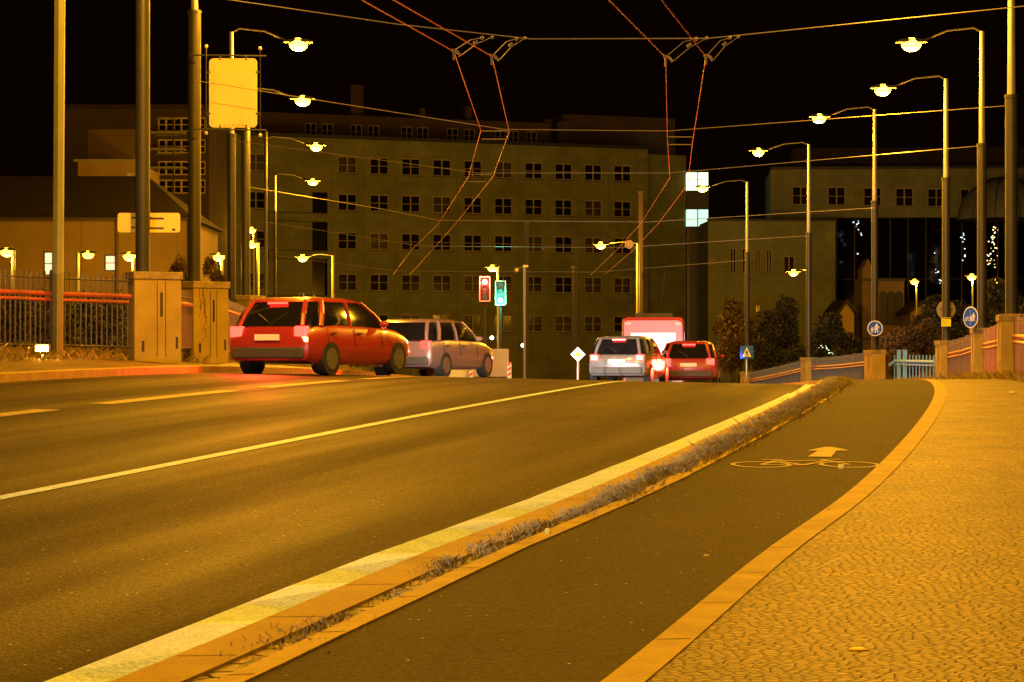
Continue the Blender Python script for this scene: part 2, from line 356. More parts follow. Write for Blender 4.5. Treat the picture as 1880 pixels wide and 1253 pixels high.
# weeds in the sett strip
def blades(name, spots, hmin, hmax, m):
    mb = MB()
    for (x, y, z, s) in spots:
        h = random.uniform(hmin, hmax)*s; a = random.uniform(0, 2*pi); w = random.uniform(.0025, .006); l = random.uniform(.2, 1.4)*h
        dx, dy = cos(a), sin(a)
        mb.quad((x-dy*w, y+dx*w, z), (x+dy*w, y-dx*w, z), (x+dx*l*.4+dy*w*.7, y+dy*l*.4-dx*w*.7, z+h*.6), (x+dx*l, y+dy*l, z+h))
    return tag(mb.build(name, m), kind='stuff')
sp = []
for i in range(520):
    y = 9+33*(i/520)**1.15+random.uniform(-.3, .3); dens = min(1, max(.08, (y-10)/9))
    if random.random() > dens*.95+.05: continue
    n = int(random.uniform(60, 190)*(.4+.6*dens)); s = random.uniform(.45, 1.0)*(.5+.6*dens); r = random.uniform(.04, .13); c = random.uniform(.60, .76)
    for k in range(n):
        oo = c+random.gauss(0, r*.7); yy = y+random.gauss(0, r*1.8)
        sp.append((L(yy)+oo, yy, P(yy)+H0+kz(yy)-.015, s))
blades('weeds', sp, .03, .10, M_weed)
sp = []
for i in range(5200):
    y = random.uniform(33, 75); o = random.uniform(3.75, 5.0); s = .6+.6*random.random()
    sp.append((L(y)+o, y, P(y)+H0+.09, s))
blades('verge_grass', sp, .08, .22, M_grass)
sp = []
for i in range(7000):
    y = random.uniform(33, 70); o = random.uniform(-15.2, -12.4); sp.append((L(y)+o, y, zg(L(y)+o, y)-.05, .6+.6*random.random()))
blades('left_bank_grass', sp, .08, .24, M_grass)
# litter and small stones
lit = [(1860, 722, .12, .05, 'crumpled white paper scrap lying on the mosaic pavement'), (1575, 1194, .09, .02, 'thin pale twig lying on the near mosaic pavement'), (1297, 1018, .035, .012, 'small pale leaf scrap on the dark bicycle path'), (1545, 858, .06, .05, 'small orange clod beside the painted bicycle wheel'), (1006, 978, .04, .05, 'white litter scrap caught in the weeds'), (1518, 936, .03, .02, 'tiny white pebble on the mosaic pavement beside the kerb')]
for (a, b, w, h, lab) in lit:
    Y = 6
    while Y < 44 and -(b-650)/F*Y > P(Y)+.11: Y += .05
    x, yy, z = px(a, b, Y); mb = MB()
    mb.ball((0, 0, h*.3), w/2, 6, 4, (1, .45, h/w)); tag(mb.build('litter', M_signback, loc=(x, yy, P(yy)+H0+.10)), lab, 'litter')
# ------------------------------------------------------------------ poles and street lamps
def luminaire(t, lx, ly, lz, ux, uy, w=LAMP_W, glass=M_sodium, r=.12, s=1.0, pr=None):
    # housing at (lx,ly,lz) relative to t, long axis along (ux,uy)
    an = math.atan2(uy, ux)
    hd = MB()
    rings = []
    for q, wd, ht in ((-.42, .05, .04), (-.3, .13, .09), (0, .17, .12), (.25, .16, .10), (.4, .07, .04)):
        ring = []
        for k in range(10):
            a = 2*pi*k/10; b_, c_ = cos(a)*wd, max(sin(a), -.15)*ht
            X, Y_ = q*s, b_*s; ring.append((lx+X*cos(an)-Y_*sin(an), ly+X*sin(an)+Y_*cos(an), lz+.03+c_*s))
        rings.append(ring)
    hd.loft(rings); hd.build('housing', M_plastic, t, smooth=True)
    b = MB(); b.ball((0, 0, 0), .175*s, 12, 8, (1.45, 1.1, 1.05)); o = b.build('glass_bowl', glass, t, smooth=True); o.location = (lx, ly, lz-.03*s); o.rotation_euler = (0, 0, an)
    if w: light(t, 'POINT', (lx, ly, lz-.34*s), w, SOD, shadow_soft_size=r)
def post(name, label, X, Y, z0, hstep, htop, r1, r2, arm=None, lamp=None, w=LAMP_W, group=None, cat='street lamp', glass=M_sodium, ped=None, m2=M_polet, s=1.0):
    """pole standing at X,Y,z0; arm=(dx,dy,dz) from the top; heights above z0"""
    t = thing(name, label, cat, (X, Y, z0), 0, group)
    p = MB(); p.tube([(0, 0, 0), (0, 0, hstep)], r1, 14); p.tube([(0, 0, hstep), (0, 0, hstep+.06)], r1*1.12, 14); p.build('pole', M_pole, t, smooth=True)
    if htop > hstep:
        q = MB(); q.tube([(0, 0, hstep+.06), (0, 0, htop)], [r2, r2*.75], 12); q.build('upper_pole', m2, t, smooth=True)
    if arm:
        dx, dy, dz = arm; a = MB()
        a.tube([(0, 0, htop-.02), (dx*.12, dy*.12, htop+.10), (dx*.5, dy*.5, htop+.12+dz*.3), (dx*.86, dy*.86, htop+dz+.05)], .022*s+.006, 8); a.build('arm', M_dark, t, smooth=True)
        luminaire(t, dx, dy, htop+dz, dx, dy, w, glass, s=s)
    return t
def pedestal(X, Y, z0, h, ln, wd, rz, label, posts=None, graf=0):
    t = thing('parapet_pedestal', label, 'pedestal', (X, Y, z0), rz, 'concrete pedestals carrying the poles')
    b = MB(); b.box((0, 0, h/2-.25), (ln, wd, h+.5-.14)); b.build('body', M_conc, t, bevel=.012)
    c = MB(); c.box((0, 0, h-.07+.001), (ln+.05, wd+.06, .14)); c.build('cap', M_cap, t, bevel=.01)
    # joint grooves and drainage slots on the face towards the road
    for sy in (-1,):
        gr = MB()
        for q in (-.02, .16): gr.box((q*ln, sy*wd/2, h*.45), (.012, .008, h*.88))
        gr.build('groove', M_dark, t)
        for a_, b_, c_, d_ in ((.07, .62, .05, h*.28), (-.32, .14, .05, .2), (.40, .18, .045, .22)): sl = MB(); sl.box((a_*ln, sy*wd/2, h*b_), (c_, .012, d_)); sl.build('slot', mat('slot_rust', (.05, .035, .025), .8), t)
    if graf:
        gz = MB()
        sc = [[(-.3, .95), (-.26, .6), (-.2, .9), (-.14, .55)], [(-.3, .5), (-.2, .72), (-.12, .45), (-.22, .36)], [(-.24, .33), (-.14, .36), (-.12, .25), (-.22, .2)], [(-.2, .8), (-.12, .68), (-.2, .55), (-.1, .5)]]
        for ln_ in sc: gz.tube([(a, -wd/2-.001, b*h+.05) for a, b in ln_], .007, 4)
        gz.build('graffiti', mat('spray_paint', (.10, .04, .015), .7), t)
    return t
# right hand row
RP = [(1857, 44, 22, 578), (1803, 57, 17, 603), (1737, 68, 14, 626), (1606, 82, 13, 643), (1485, 97, 11, 657), (1372, 112, 9, 683)]
rl = ['tall lamp post at the right edge of the picture on the nearest right pedestal', 'lamp post beside the round shared path sign on the second right pedestal', 'lamp post carrying the small yellow notice right of the blue gate', 'lamp post behind the round blue adult and child sign', 'lamp post on the far pedestal beyond the end of the white edge line', 'slim lamp post between the stair tower and the low tiled block']
pl = ['nearest pedestal of the right parapet at the right edge', 'second pedestal of the right parapet under the round shared path sign', 'third pedestal of the right parapet at the right end of the blue gate', 'wide pale pedestal left of the blue gate', 'pale pedestal beyond the crest at the end of the white edge line', 'low far pedestal half hidden behind the crest of the road']
RPOS = []
for i, (a, d, w, top) in enumerate(RP):
    X, Y, zt = px(a, top, d); RPOS.append((X, Y, zt))
for i, (X, Y, zt) in enumerate(RPOS):
    a = RPOS[max(i-1, 0)]; b = RPOS[min(i+1, 5)]; rz = math.atan2(b[1]-a[1], b[0]-a[0])
    ln = 1.3; 
    ph = 1.25
    # box long axis along the parapet; face -y after rz-180 looks to the road
    pedestal(X, Y, zt-ph, ph, ln if i != 3 else 1.7, .5, rz+pi, pl[i])
    arm_u = (-sin(rz), cos(rz)); dx, dy = -abs(arm_u[0])*2.0, 0
    lz = [None, 79, 163, 216, 278, 345][i]; lxp = [None, 1675, 1622, 1505, 1393, 1290][i]
    if lz is None: dx = -2.0; lampz = 10.1
    else: q = px(lxp, lz, Y); dx = q[0]-X; lampz = q[2]
    dz = -.30
    hs = px(0, [180, 268, 330, 372, 430, 465][i], Y)[2]-zt
    post('lamp_post', rl[i], X, Y, zt, hs, lampz-zt-dz, .125, .085, (dx, .15, dz), group='lamp posts along the right parapet')
for k, (Y, nm) in enumerate(((31, 'lamp post over the pavement just outside the right edge of the frame'), (18, 'lamp post beside the near pavement outside the frame'), (5, 'lamp post beside the camera outside the frame'))):
    X = L(Y)+4.25+.3*k; z = P(Y)+H0+1.3
    pedestal(X, Y, z-1.25, 1.25, 1.3, .5, R(70)+pi, 'concrete pedestal of the near right parapet, out of frame, '+('just past the frame edge', 'beside the near pavement', 'beside the camera')[k])
    post('lamp_post', nm, X, Y, z, 5.6, 8.9, .125, .085, (-2, .15, -.3), w=LAMP_W*(.75, .95, .95)[k], group='lamp posts along the right parapet')
# left hand row
LP = [(262, 41, 500, None, None, 'thick dark bridge pole rising from the nearest left pedestal through the two sign backs', 0),
      (357, 46, 518, 530, -105, 'dark pole on the second left pedestal carrying the hanging sign board', 1),
      (425, 60, 548, 547, 79, 'lamp post rising behind the left half of the hanging sign board', 1),
      (451, 72, 560, 555, 183, 'lamp post rising behind the right half of the hanging sign board', 1),
      (488, 92, 585, 580, 268, 'slim lamp post just right of the hanging sign board', 1),
      (505, 112, 600, 574, 333, 'farthest lamp post of the left row before the dark facade recess', 1)]
for i, (a, d, yb, lx_, ly_, lab, hasl) in enumerate(LP):
    X, Y, zt = px(a, yb, d)
    if lx_ is None:
        post('overhead_line_pole', lab, X, Y, zt, 9.5, 9.5, .135, .1, cat='pole')
    else:
        q = px(lx_, ly_, Y); hs = (5.7 if i > 1 else 6.4); hs = px(0, [0, 25, 250, 235, 245, 390][i], Y)[2]-zt
        post('lamp_post', lab, X, Y, zt, hs, q[2]-zt+.3, [.13, .135, .12, .15, .075, .075][i], .075, (q[0]-X, .15, -.3), group='lamp posts along the left parapet')
for k, Y in enumerate((33, 14)):
    X = L(Y)-12.4
    post('lamp_post', ('lamp post on the left pavement just outside the frame', 'lamp post on the near left pavement outside the frame')[k], X, Y, zg(X, Y), 6, 10, .12, .08, ((3.9, 2)[k], .15, -.3), w=LAMP_W*(1.8, .45)[k], group='lamp posts along the left parapet')
t = thing('hexagonal_pole', 'green grey hexagonal pole with a collar standing before the left fence', 'pole', (*px(106, 505, 39)[:2], zg(*px(106, 505, 39)[:2])))
m_ = MB(); m_.tube([(0, 0, 0), (.04, 0, 6.65)], .10, 6); m_.build('pole', mat('pole_green', (.17, .18, .11), .5, var=.1), t)
m_ = MB(); m_.tube([(.04, 0, 6.6), (.04, 0, 6.75)], .13, 12); m_.box((.04, 0, 6.68), (.32, .1, .05)); m_.build('collar', M_polet, t)
m_ = MB(); m_.tube([(.04, 0, 6.75), (.05, 0, 8.5)], .08, 6); m_.build('upper_pole', M_polet, t)
# left pedestals
for i, (a, d, top, h, ang, lab) in enumerate(((283, 41, 500, 1.62, 30, 'nearest left pedestal, wide ochre concrete with slots in its face'), (378, 46, 518, 1.62, 40, 'second left pedestal with brown graffiti on its face'), (461, 62, 543, 1.6, 65, 'narrow third left pedestal where the curved red rail ends'))):
    X, Y, zt = px(a, top, d); pedestal(X, Y, zt-h, h, (.93, .86, .8)[i], .42, R(ang), lab, graf=(i == 1))
# ------------------------------------------------------------------ fences
def fence(label, pts, hb, hr, post_every=1.9, bar=.11, posts=True, rail_r=.045, dense=.008, name='parapet_fence'):
    """pts: list of (x,y,zbase); bars to hb, rail at hr"""
    t = thing(name, label, 'fence', pts[0], 0, 'railings of the bridge'); o = pts[0]
    P0 = [(p[0]-o[0], p[1]-o[1], p[2]-o[2]) for p in pts]
    seg = []; tot = 0
    for a, b in zip(P0, P0[1:]): l = math.dist(a[:2], b[:2]); seg.append((tot, l, a, b)); tot += l
    def at(s):
        for (t0, l, a, b) in seg:
            if s <= t0+l+1e-6: q = (s-t0)/l; return tuple(a[k]+(b[k]-a[k])*q for k in range(3))
        return P0[-1]
    m1 = MB(); s = bar/2
    while s < tot:
        x, y, z = at(s); m1.box((x, y, z+hb/2+.05), (.022, .022, hb-.1)); s += bar
    m1.build('bar_panel', M_bars, t)
    n = max(int(tot/.5), 1); line = [at(tot*k/n) for k in range(n+1)]
    r1 = MB(); r1.tube([(x, y, z+hr) for x, y, z in line], rail_r, 8); r1.tube([(x-.03, y-.05, z+hr-.11) for x, y, z in line], rail_r*.7, 8); r1.build('handrail', M_rail, t, smooth=True)
    r2 = MB(); r2.tube([(x, y, z+.10) for x, y, z in line], .02, 4); r2.tube([(x, y, z+hb-.12) for x, y, z in line], .015, 4); r2.build('cross_rail', M_bars, t)
    if posts:
        s = post_every*.5
        while s < tot:
            x, y, z = at(s); q = MB(); q.box((x, y-.03, z+hb/2), (.06, .05, hb+.05)); q.build('post', M_bars, t); s += post_every
    return t
def gpt(a, y, d): return px(a, y, d)
fence('long left fence of dark bars behind the hexagonal pole', [px(-160, 640, 37.4), px(0, 643, 38.6), px(120, 645, 39.7), px(240, 647, 40.6)], 1.44, 1.04)
fence('short fence between the two left pedestals', [px(322, 650, 41.8), px(352, 648, 45)], 1.25, .98, 9)
fence('curved fence with red rail between the graffiti pedestal and the narrow third one', [px(410, 655, 47), px(440, 656, 52), px(470, 660, 60)], 1.25, 1.0, 2.5)
fl = ['dark railing leaving the frame right of the nearest right pedestal', 'dark railing between the nearest and second right pedestals', 'dark railing between the second right pedestal and the one by the blue gate', None, 'railing between the wide pale pedestal and the one at the end of the edge line', 'far low railing beyond the crest left of the pale pedestal']
prev = (L(31)+4.25, 31, P(31)+H0+.05)
for i in range(6):
    X, Y, zt = RPOS[i]; cur = (X, Y, zt-1.25)
    if fl[i]:
        d = math.dist(prev[:2], cur[:2]); f0 = .7/d; f1 = 1-.7/d
        A = tuple(prev[k]+(cur[k]-prev[k])*f0 for k in range(3)); B = tuple(prev[k]+(cur[k]-prev[k])*f1 for k in range(3))
        mid = tuple((A[k]+B[k])/2 for k in range(3)); mid = (mid[0], mid[1], mid[2]-.03)
        fence(fl[i], [A, mid, B], 1.2, .82, 2.2, .12)
    prev = cur
# blue gate
A = RPOS[3]; B = RPOS[2]
gx0, gy0, _ = px(1641, 0, 80); gx1, gy1, _ = px(1716, 0, 70); gz = -1.12+H0
t = thing('gate', 'pale blue barred gate with two thick posts behind the crest of the path', 'gate', (gx0, gy0, gz)); dx, dy = gx1-gx0, gy1-gy0
for q in (.14, .30): m_ = MB(); m_.box((dx*q, dy*q, .62), (.13, .10, 1.28)); m_.build('post', M_blue, t)
for k in range(13): q = .02+k*.08; m_ = MB(); m_.box((dx*q, dy*q, .5), (.03, .03, 1.15)); m_.build('bar', M_blue, t)
m_ = MB(); m_.tube([(-.15, 0, .70), (dx*.05, dy*.05, .86), (dx, dy, .86)], .055, 8); m_.tube([(dx*.05, dy*.05+.05, .74), (dx, dy+.05, .74)], .03, 6); m_.build('rail', M_blue, t)
# ------------------------------------------------------------------ signs
def disc(mb, c, r, y, n=28, rx=1): mb.prism([(c[0]+rx*r*cos(2*pi*k/n), c[1]+r*sin(2*pi*k/n)) for k in range(n)], y, y+.004); return mb
def person2(mb, x, z, h, y, lean=0):
    P2 = lambda pts: mb.prism([(x+a*h, z+b*h) for a, b in pts], y, y+.003)
    disc(mb, (x, z+.90*h), .085*h, y, 12)
    P2([(-.13, .80), (.13, .80), (.12, .45), (-.12, .45)])
    P2([(-.12, .45), (.0, .45), (-.10, .0), (-.22, .02)]); P2([(0, .45), (.12, .45), (.2, .02), (.09, 0)])
    P2([(-.13, .8), (-.08, .74), (-.26, .48), (-.31, .52)]); P2([(.13, .8), (.08, .74), (.24, .46), (.3, .5)])
X, Y, _ = px(1609, 603, 82); zc = px(0, 603, 81)[2]
t = thing('pedestrian_sign', 'round blue sign with white adult and child on the lamp post left of the gate', 'sign', (px(1609, 603, 81)[0], 81.3, zc))
m_ = MB(); disc(m_, (0, 0), .29, 0); m_.build('rim', M_signwhite, t)
m_ = MB(); disc(m_, (0, 0), .255, -.006); m_.build('blue_disc', M_signblue, t)
m_ = MB(); person2(m_, .06, -.17, .36, -.011); person2(m_, -.11, -.17, .22, -.011); m_.prism([(-.06, -.05), (-.04, -.08), (.03, .0), (.02, .03)], -.011, -.008); m_.build('pictogram', M_signwhite, t)
X, Y, Z = px(1782, 583, 56)
t = thing('shared_path_sign', 'round blue sign with bicycle and pedestrians turned obliquely by the right lamp post', 'sign', (X, Y, Z), R(-60))
m_ = MB(); disc(m_, (0, 0), .28, 0); m_.build('rim', M_signwhite, t)
m_ = MB(); disc(m_, (0, 0), .25, -.006); m_.build('blue_disc', M_signblue, t)
m_ = MB(); person2(m_, .12, -.1, .22, -.011); person2(m_, .03, -.1, .15, -.011)
for q in (-.16, -.05):
    for k in range(10): a0, a1 = 2*pi*k/10, 2*pi*(k+1)/10; m_.quad(*[(q+r*cos(a), -.0095, -.05+r*sin(a)) for r, a in ((.045, a0), (.045, a1), (.033, a1), (.033, a0))])
m_.prism([(-.16, -.05), (-.12, .02), (-.05, .02), (-.05, .01), (-.11, 0), (-.15, -.05)], -.011, -.008); m_.prism([(-.002, -.2), (.002, -.2), (.002, .2), (-.002, .2)], -.011, -.008)
m_.build('pictogram', M_signwhite, t)
m_ = MB(); m_.tube([(0, .03, 0), (.1, .25, 0)], .02, 6); m_.build('bracket', M_dark, t)
X, Y, Z = px(1737, 593, 67.6)
t = thing('yellow_notice', 'small yellow notice plate on the lamp post right of the gate', 'sign', (X, Y, Z))
m_ = MB(); m_.box((0, 0, 0), (.30, .01, .23)); m_.build('plate', mat('notice_yellow', (.8, .8, .03), .5), t, bevel=.004)
m_ = MB()
for k in range(3): m_.box((-.03, -.0065, .06-.05*k), (.2-.04*k, .002, .008))
m_.build('printed_lines', M_black, t)
m_ = MB(); m_.box((0, .03, .15), (.3, .01, .02)); m_.build('band', M_signback, t)
X, Y, Z = px(1737, 569, 68.4)
t = thing('road_sign_back', 'grey back of a round road sign behind the post with the yellow notice', 'sign', (X, Y, Z))
m_ = MB(); disc(m_, (0, 0), .30, 0); m_.build('plate', mat('sign_back_dull', (.25, .22, .15), .6), t)
m_ = MB(); m_.box((0, -.02, .02), (.4, .03, .03)); m_.build('bracket', M_dark, t)
X, Y, Z = px(1061, 651, 62)
t = thing('priority_road_sign', 'white and yellow diamond priority sign standing on the road crest', 'sign', (X, Y, zg(X, Y)))
zc = Z-zg(X, Y)
m_ = MB(); r = .21; m_.prism([(-r, zc), (0, zc-r), (r, zc), (0, zc+r)], 0, .01); m_.build('diamond', M_signwhite, t)
m_ = MB(); r = .10; m_.prism([(-r, zc), (0, zc-r), (r, zc), (0, zc+r)], -.006, 0); m_.build('yellow_centre', M_signyel, t)
m_ = MB(); m_.tube([(0, .03, 0), (0, .03, zc)], .03, 8); m_.build('pole', M_polet, t)
X, Y, Z = px(1371, 647, 74)
t = thing('crossing_sign', 'square blue and white pedestrian crossing sign at the far right bend', 'sign', (X, Y, zg(X, Y))); zc = Z-zg(X, Y)
m_ = MB(); m_.box((0, 0, zc), (.44, .015, .44)); m_.build('plate', M_signblue, t)
m_ = MB(); m_.prism([(-.15, zc-.15), (.15, zc-.15), (0, zc+.17)], -.012, -.009); m_.build('white_triangle', M_signwhite, t)
m_ = MB(); person2(m_, 0, zc-.14, .22, -.016); m_.build('pictogram', M_black, t)
m_ = MB(); m_.tube([(0, .03, 0), (0, .03, zc)], .03, 8); m_.build('pole', M_polet, t)
# sign board hanging in a rod frame
X, Y, Z = px(428, 171, 45.4); s = 45.4/F
t = thing('hanging_sign_board', 'large blank sign back in a rod frame hung from the second left pole', 'sign', (X, Y, Z))
def rrect(w, h, r, n=5):
    o = []
    for cx_, cy_, a0 in ((w/2-r, h/2-r, 0), (-w/2+r, h/2-r, 90), (-w/2+r, -h/2+r, 180), (w/2-r, -h/2+r, 270)):
        for k in range(n+1): a = R(a0+90*k/n); o.append((cx_+r*cos(a), cy_+r*sin(a)))
    return o
m_ = MB(); m_.prism(rrect(88*s, 127*s, 8*s), 0, .02); m_.build('board', M_signback, t)
m_ = MB()
m_.tube([(-80*s, .03, 70*s), (60*s, .03, 68*s)], .018, 6); m_.tube([(-75*s, .03, -66*s), (60*s, .03, -68*s)], .018, 6)
m_.tube([(-49*s, -.03, 84*s), (-49*s, -.03, -70*s)], .012, 6); m_.tube([(50*s, -.03, 80*s), (50*s, -.03, -74*s)], .012, 6)
for q in (-24, 24): m_.box((q*s, .0, 64*s), (2.6*s, .05, 8*s)); m_.box((q*s, .0, -63*s), (2.6*s, .05, 8*s))
for q in (-46, 46): m_.box((q*s, .0, 38*s), (9*s, .05, 3*s)); m_.box((q*s, 0, -38*s), (9*s, .05, 3*s))
m_.build('rod_frame', M_dark, t)
m_ = MB()
for a, b in ((-49, 85), (50, 81), (-49, -74), (50, -78)): m_.ball((a*s, -.03, b*s), 3.6*s, 8, 6)
m_.build('end_ball', mat('ball_ends', (.7, .6, .35), .4), t)
def text(parent, name, body, size, loc, m, rot=(R(90), 0, 0)):
    c = bpy.data.curves.new(name, 'FONT'); c.body = body; c.size = size; c.align_x = 'CENTER'; c.align_y = 'CENTER'; c.extrude = .001; c.materials.append(m)
    o = bpy.data.objects.new(name, c); S.collection.objects.link(o); o.parent = parent; o.location = loc; o.rotation_euler = rot
    dg = bpy.context.evaluated_depsgraph_get(); me = bpy.data.meshes.new_from_object(o.evaluated_get(dg)); n = bpy.data.objects.new(name, me)
    S.collection.objects.link(n); n.parent = parent; n.location = loc; n.rotation_euler = rot; bpy.data.objects.remove(o); return n
text(t, 'lettering', 'W · P  377 475 556', 5.2*s, (3*s, -.003, -60*s), M_black)
# two sign backs strapped to the first left pole
X, Y, Z = px(270, 408, 41.3); s = 41.3/F
t = thing('strapped_sign_back', 'wide blank sign back strapped behind the nearest thick left pole', 'sign', (X, Y+.2, Z))
m_ = MB(); m_.prism(rrect(115*s, 36*s, 5*s), 0, .02); m_.build('board', M_signback, t)
m_ = MB(); m_.tube([(-32*s, -.02, 9*s), (28*s, -.02, 8*s)], .012, 6); m_.tube([(-32*s, -.02, -9*s), (28*s, -.02, -10*s)], .012, 6); m_.build('strap_rail', M_dark, t)
m_ = MB()
for q in (9, -10):
    m_.tube([(-7*s+.155*cos(a), -.2-.155*sin(a), q*s) for a in [pi*k/10 for k in range(11)]], .012, 5)
m_.build('strap', M_span, t)
m_ = MB(); m_.box((46*s, -.003, -13*s), (6*s, .003, 4*s)); m_.build('sticker', M_black, t)
# ------------------------------------------------------------------ overhead wires
def wire(name, label, pts, r, m, cat='wire', group=None, sag=0):
    o = pts[0]; q = []
    for a, b in zip(pts, pts[1:]):
        for k in range(6): f = k/6; q.append((a[0]+(b[0]-a[0])*f-o[0], a[1]+(b[1]-a[1])*f-o[1], a[2]+(b[2]-a[2])*f-o[2]-sag*4*f*(1-f)))
    q.append(tuple(pts[-1][k]-o[k] for k in range(3)))
    mb = MB(); mb.tube(q, r, 5); return tag(mb.build(name, m, loc=o), label, cat, group)
CD = [31, 44, 57, 70, 84, 100]
CW = [[(833, 95), (883, 240), (860, 325), (805, 412), (757, 458), (722, 505)], [(903, 104), (935, 243), (905, 325), (836, 412), (795, 458), (752, 505)],
      [(1222, 106), (1225, 252), (1230, 327), (1176, 412), (1130, 462), (1085, 505)], [(1296, 104), (1272, 258), (1262, 340), (1208, 412), (1160, 462), (1110, 505)]]
near = [(-4.4, 14), (-4.0, 14), (-1.2, 14), (-.5, 14)]; cn = ['leftmost contact wire of the four above the road', 'second contact wire from the left above the road', 'third contact wire from the left above the road', 'rightmost contact wire of the four above the road']
for i, c in enumerate(CW):
    pts = [px(a, b, d) for (a, b), d in zip(c, CD)]; p0 = pts[0]
    pts = [(near[i][0], 14, p0[2]-.1)]+pts
    wire('contact_wire', cn[i], pts, .0072, M_wire, group='trolley contact wires')
SP = [([(-250, -75), (420, 0), (730, 45), (975, 72), (1300, 71), (1880, 12), (1966, 2)], 31, 'highest span wire crossing the whole width of the picture'),
      ([(357, 148), (600, 187), (925, 238), (1225, 241), (1845, 195), (1857, 194)], 44.5, 'second span wire from the hanging sign pole to the right edge pole'),
      ([(425, 258), (620, 284), (880, 318), (1230, 318), (1803, 268)], 58, 'third span wire from behind the sign board to the second right pole'),
      ([(451, 343), (700, 384), (805, 405), (1190, 408), (1606, 382)], 72, 'fourth span wire ending at the post with the adult and child sign'),
      ([(488, 408), (620, 428), (770, 452), (1140, 455), (1485, 433)], 88, 'fifth span wire low before the office windows'),
      ([(505, 470), (730, 498), (1095, 500), (1372, 478)], 103, 'lowest span wire in the distance')]
for pts, d, lab in SP: wire('span_wire', lab, [px(a, b, d) for a, b in pts], .0075 if d < 60 else .010, M_span, group='span wires across the road')
hl = iter(['left hanger of the nearest left wire pair', 'right hanger of the nearest left wire pair', 'left hanger of the nearest right wire pair', 'right hanger of the nearest right wire pair'])
for (a, b), (c, e) in zip([(833, 95), (903, 104), (1222, 106), (1296, 104)], [(885, 70), (948, 72), (1278, 72), (1340, 70)]):
    o = px(a, b, 31); q = px(c, e, 31); r = lambda p: tuple(p[k]-o[k] for k in range(3)); s = 31/F
    t = thing('wire_hanger', next(hl), 'wire hanger', o, 0, 'wire hangers')
    m_ = MB(); m_.tube([(-.03, 0, .02), (.05, 0, 0), (.10, 0, -.06)], .022, 6); m_.tube([(0, 0, 0), (0, 0, -.12)], .02, 6); m_.build('clamp', M_ins, t)
    e_ = r(q); m_ = MB()
    m_.tube([(.03, 0, .03), (e_[0]*.6, 0, e_[2]*.85), e_], .006, 5); m_.tube([(.10, 0, -.06), (e_[0]*.8, 0, e_[2]*.55), (e_[0]*1.35, 0, e_[2]*1.05)], .006, 5); m_.build('stay', M_span, t)
    m_ = MB(); m_.ball(e_, .03, 8, 6); m_.ball((e_[0]*1.35, 0, e_[2]*1.05), .026, 8, 6); m_.tube([(e_[0]*.7, 0, e_[2]*.6), (e_[0]*.85, 0, e_[2]*.75)], .022, 8); m_.build('insulator', M_ins, t)
sl = iter(['nearer bar joining the left wire pair at the second span', 'farther bar joining the left wire pair at the second span', 'nearer bar joining the right wire pair at the second span', 'farther bar joining the right wire pair at the second span', 'upper bar joining the left wire pair before the top office windows', 'lower bar joining the left wire pair before the top office windows'])
for a, b, c, d in ((883, 241, 935, 44), (884, 256, 934, 45.4), (1226, 252, 1273, 44), (1227, 266, 1272, 45.4), (862, 321, 902, 57), (855, 334, 894, 58)):
    p, q = px(a, b, d), px(c, b, d); mb = MB(); mb.tube([(0, 0, 0), tuple(q[k]-p[k] for k in range(3))], .009, 5); tag(mb.build('wire_spacer', M_ins, loc=p), next(sl), 'wire spacer', 'wire spacers')
# ------------------------------------------------------------------ buildings
def wall_grid(mb, x0, x1, z0, z1, holes, y=0, depth=.22):
    xs = sorted({x0, x1, *[h[0] for h in holes], *[h[1] for h in holes]}); zs = sorted({z0, z1, *[h[2] for h in holes], *[h[3] for h in holes]})
    for a, b in zip(xs, xs[1:]):
        for c, d in zip(zs, zs[1:]):
            mx_, mz = (a+b)/2, (c+d)/2
            if any(h[0] < mx_ < h[1] and h[2] < mz < h[3] for h in holes): continue
            mb.quad((a, y, c), (b, y, c), (b, y, d), (a, y, d))
    for (a, b, c, d) in holes:
        mb.quad((a, y, c), (b, y, c), (b, y+depth, c), (a, y+depth, c)); mb.quad((a, y+depth, d), (b, y+depth, d), (b, y, d), (a, y, d))
        mb.quad((a, y, c), (a, y+depth, c), (a, y+depth, d), (a, y, d)); mb.quad((b, y+depth, c), (b, y, c), (b, y, d), (b, y+depth, d))
def window(t, a, b, c, d, y, pane, nv=1, nh=1, fw=.09, frame=M_frame, sill=True):
    w = MB(); yy = y+.12
    w.box(((a+b)/2, yy, c+fw/2), (b-a, .08, fw)); w.box(((a+b)/2, yy, d-fw/2), (b-a, .08, fw))
    w.box((a+fw/2, yy, (c+d)/2), (fw, .08, d-c-2*fw)); w.box((b-fw/2, yy, (c+d)/2), (fw, .08, d-c-2*fw))
    for k in range(nv): w.box((a+(b-a)*(k+1)/(nv+1), yy, (c+d)/2), (fw*1.3, .07, d-c-2*fw))
    for k in range(nh): w.box(((a+b)/2, yy+.003, c+(d-c)*(k+1)/(nh+1)), (b-a-2*fw, .06, fw*.6))
    o = w.build('window', frame, t)
    p = MB(); p.quad((a, y+.19, c), (b, y+.19, c), (b, y+.19, d), (a, y+.19, d)); p.build('pane', pane, o)
    if sill: s_ = MB(); s_.box(((a+b)/2, y-.03, c-.04), (b-a+.2, .12, .07)); s_.build('sill', M_dark, o)
    return o
def shell(mb, x0, x1, y1, z0, z1):
    mb.quad((x1, 0, z0), (x1, y1, z0), (x1, y1, z1), (x1, 0, z1)); mb.quad((x0, y1, z0), (x0, 0, z0), (x0, 0, z1), (x0, y1, z1)); mb.quad((x1, y1, z0), (x0, y1, z0), (x0, y1, z1), (x1, y1, z1)); mb.quad((x0, 0, z1), (x1, 0, z1), (x1, y1, z1), (x0, y1, z1))
A0 = math.atan2(.345, .938)
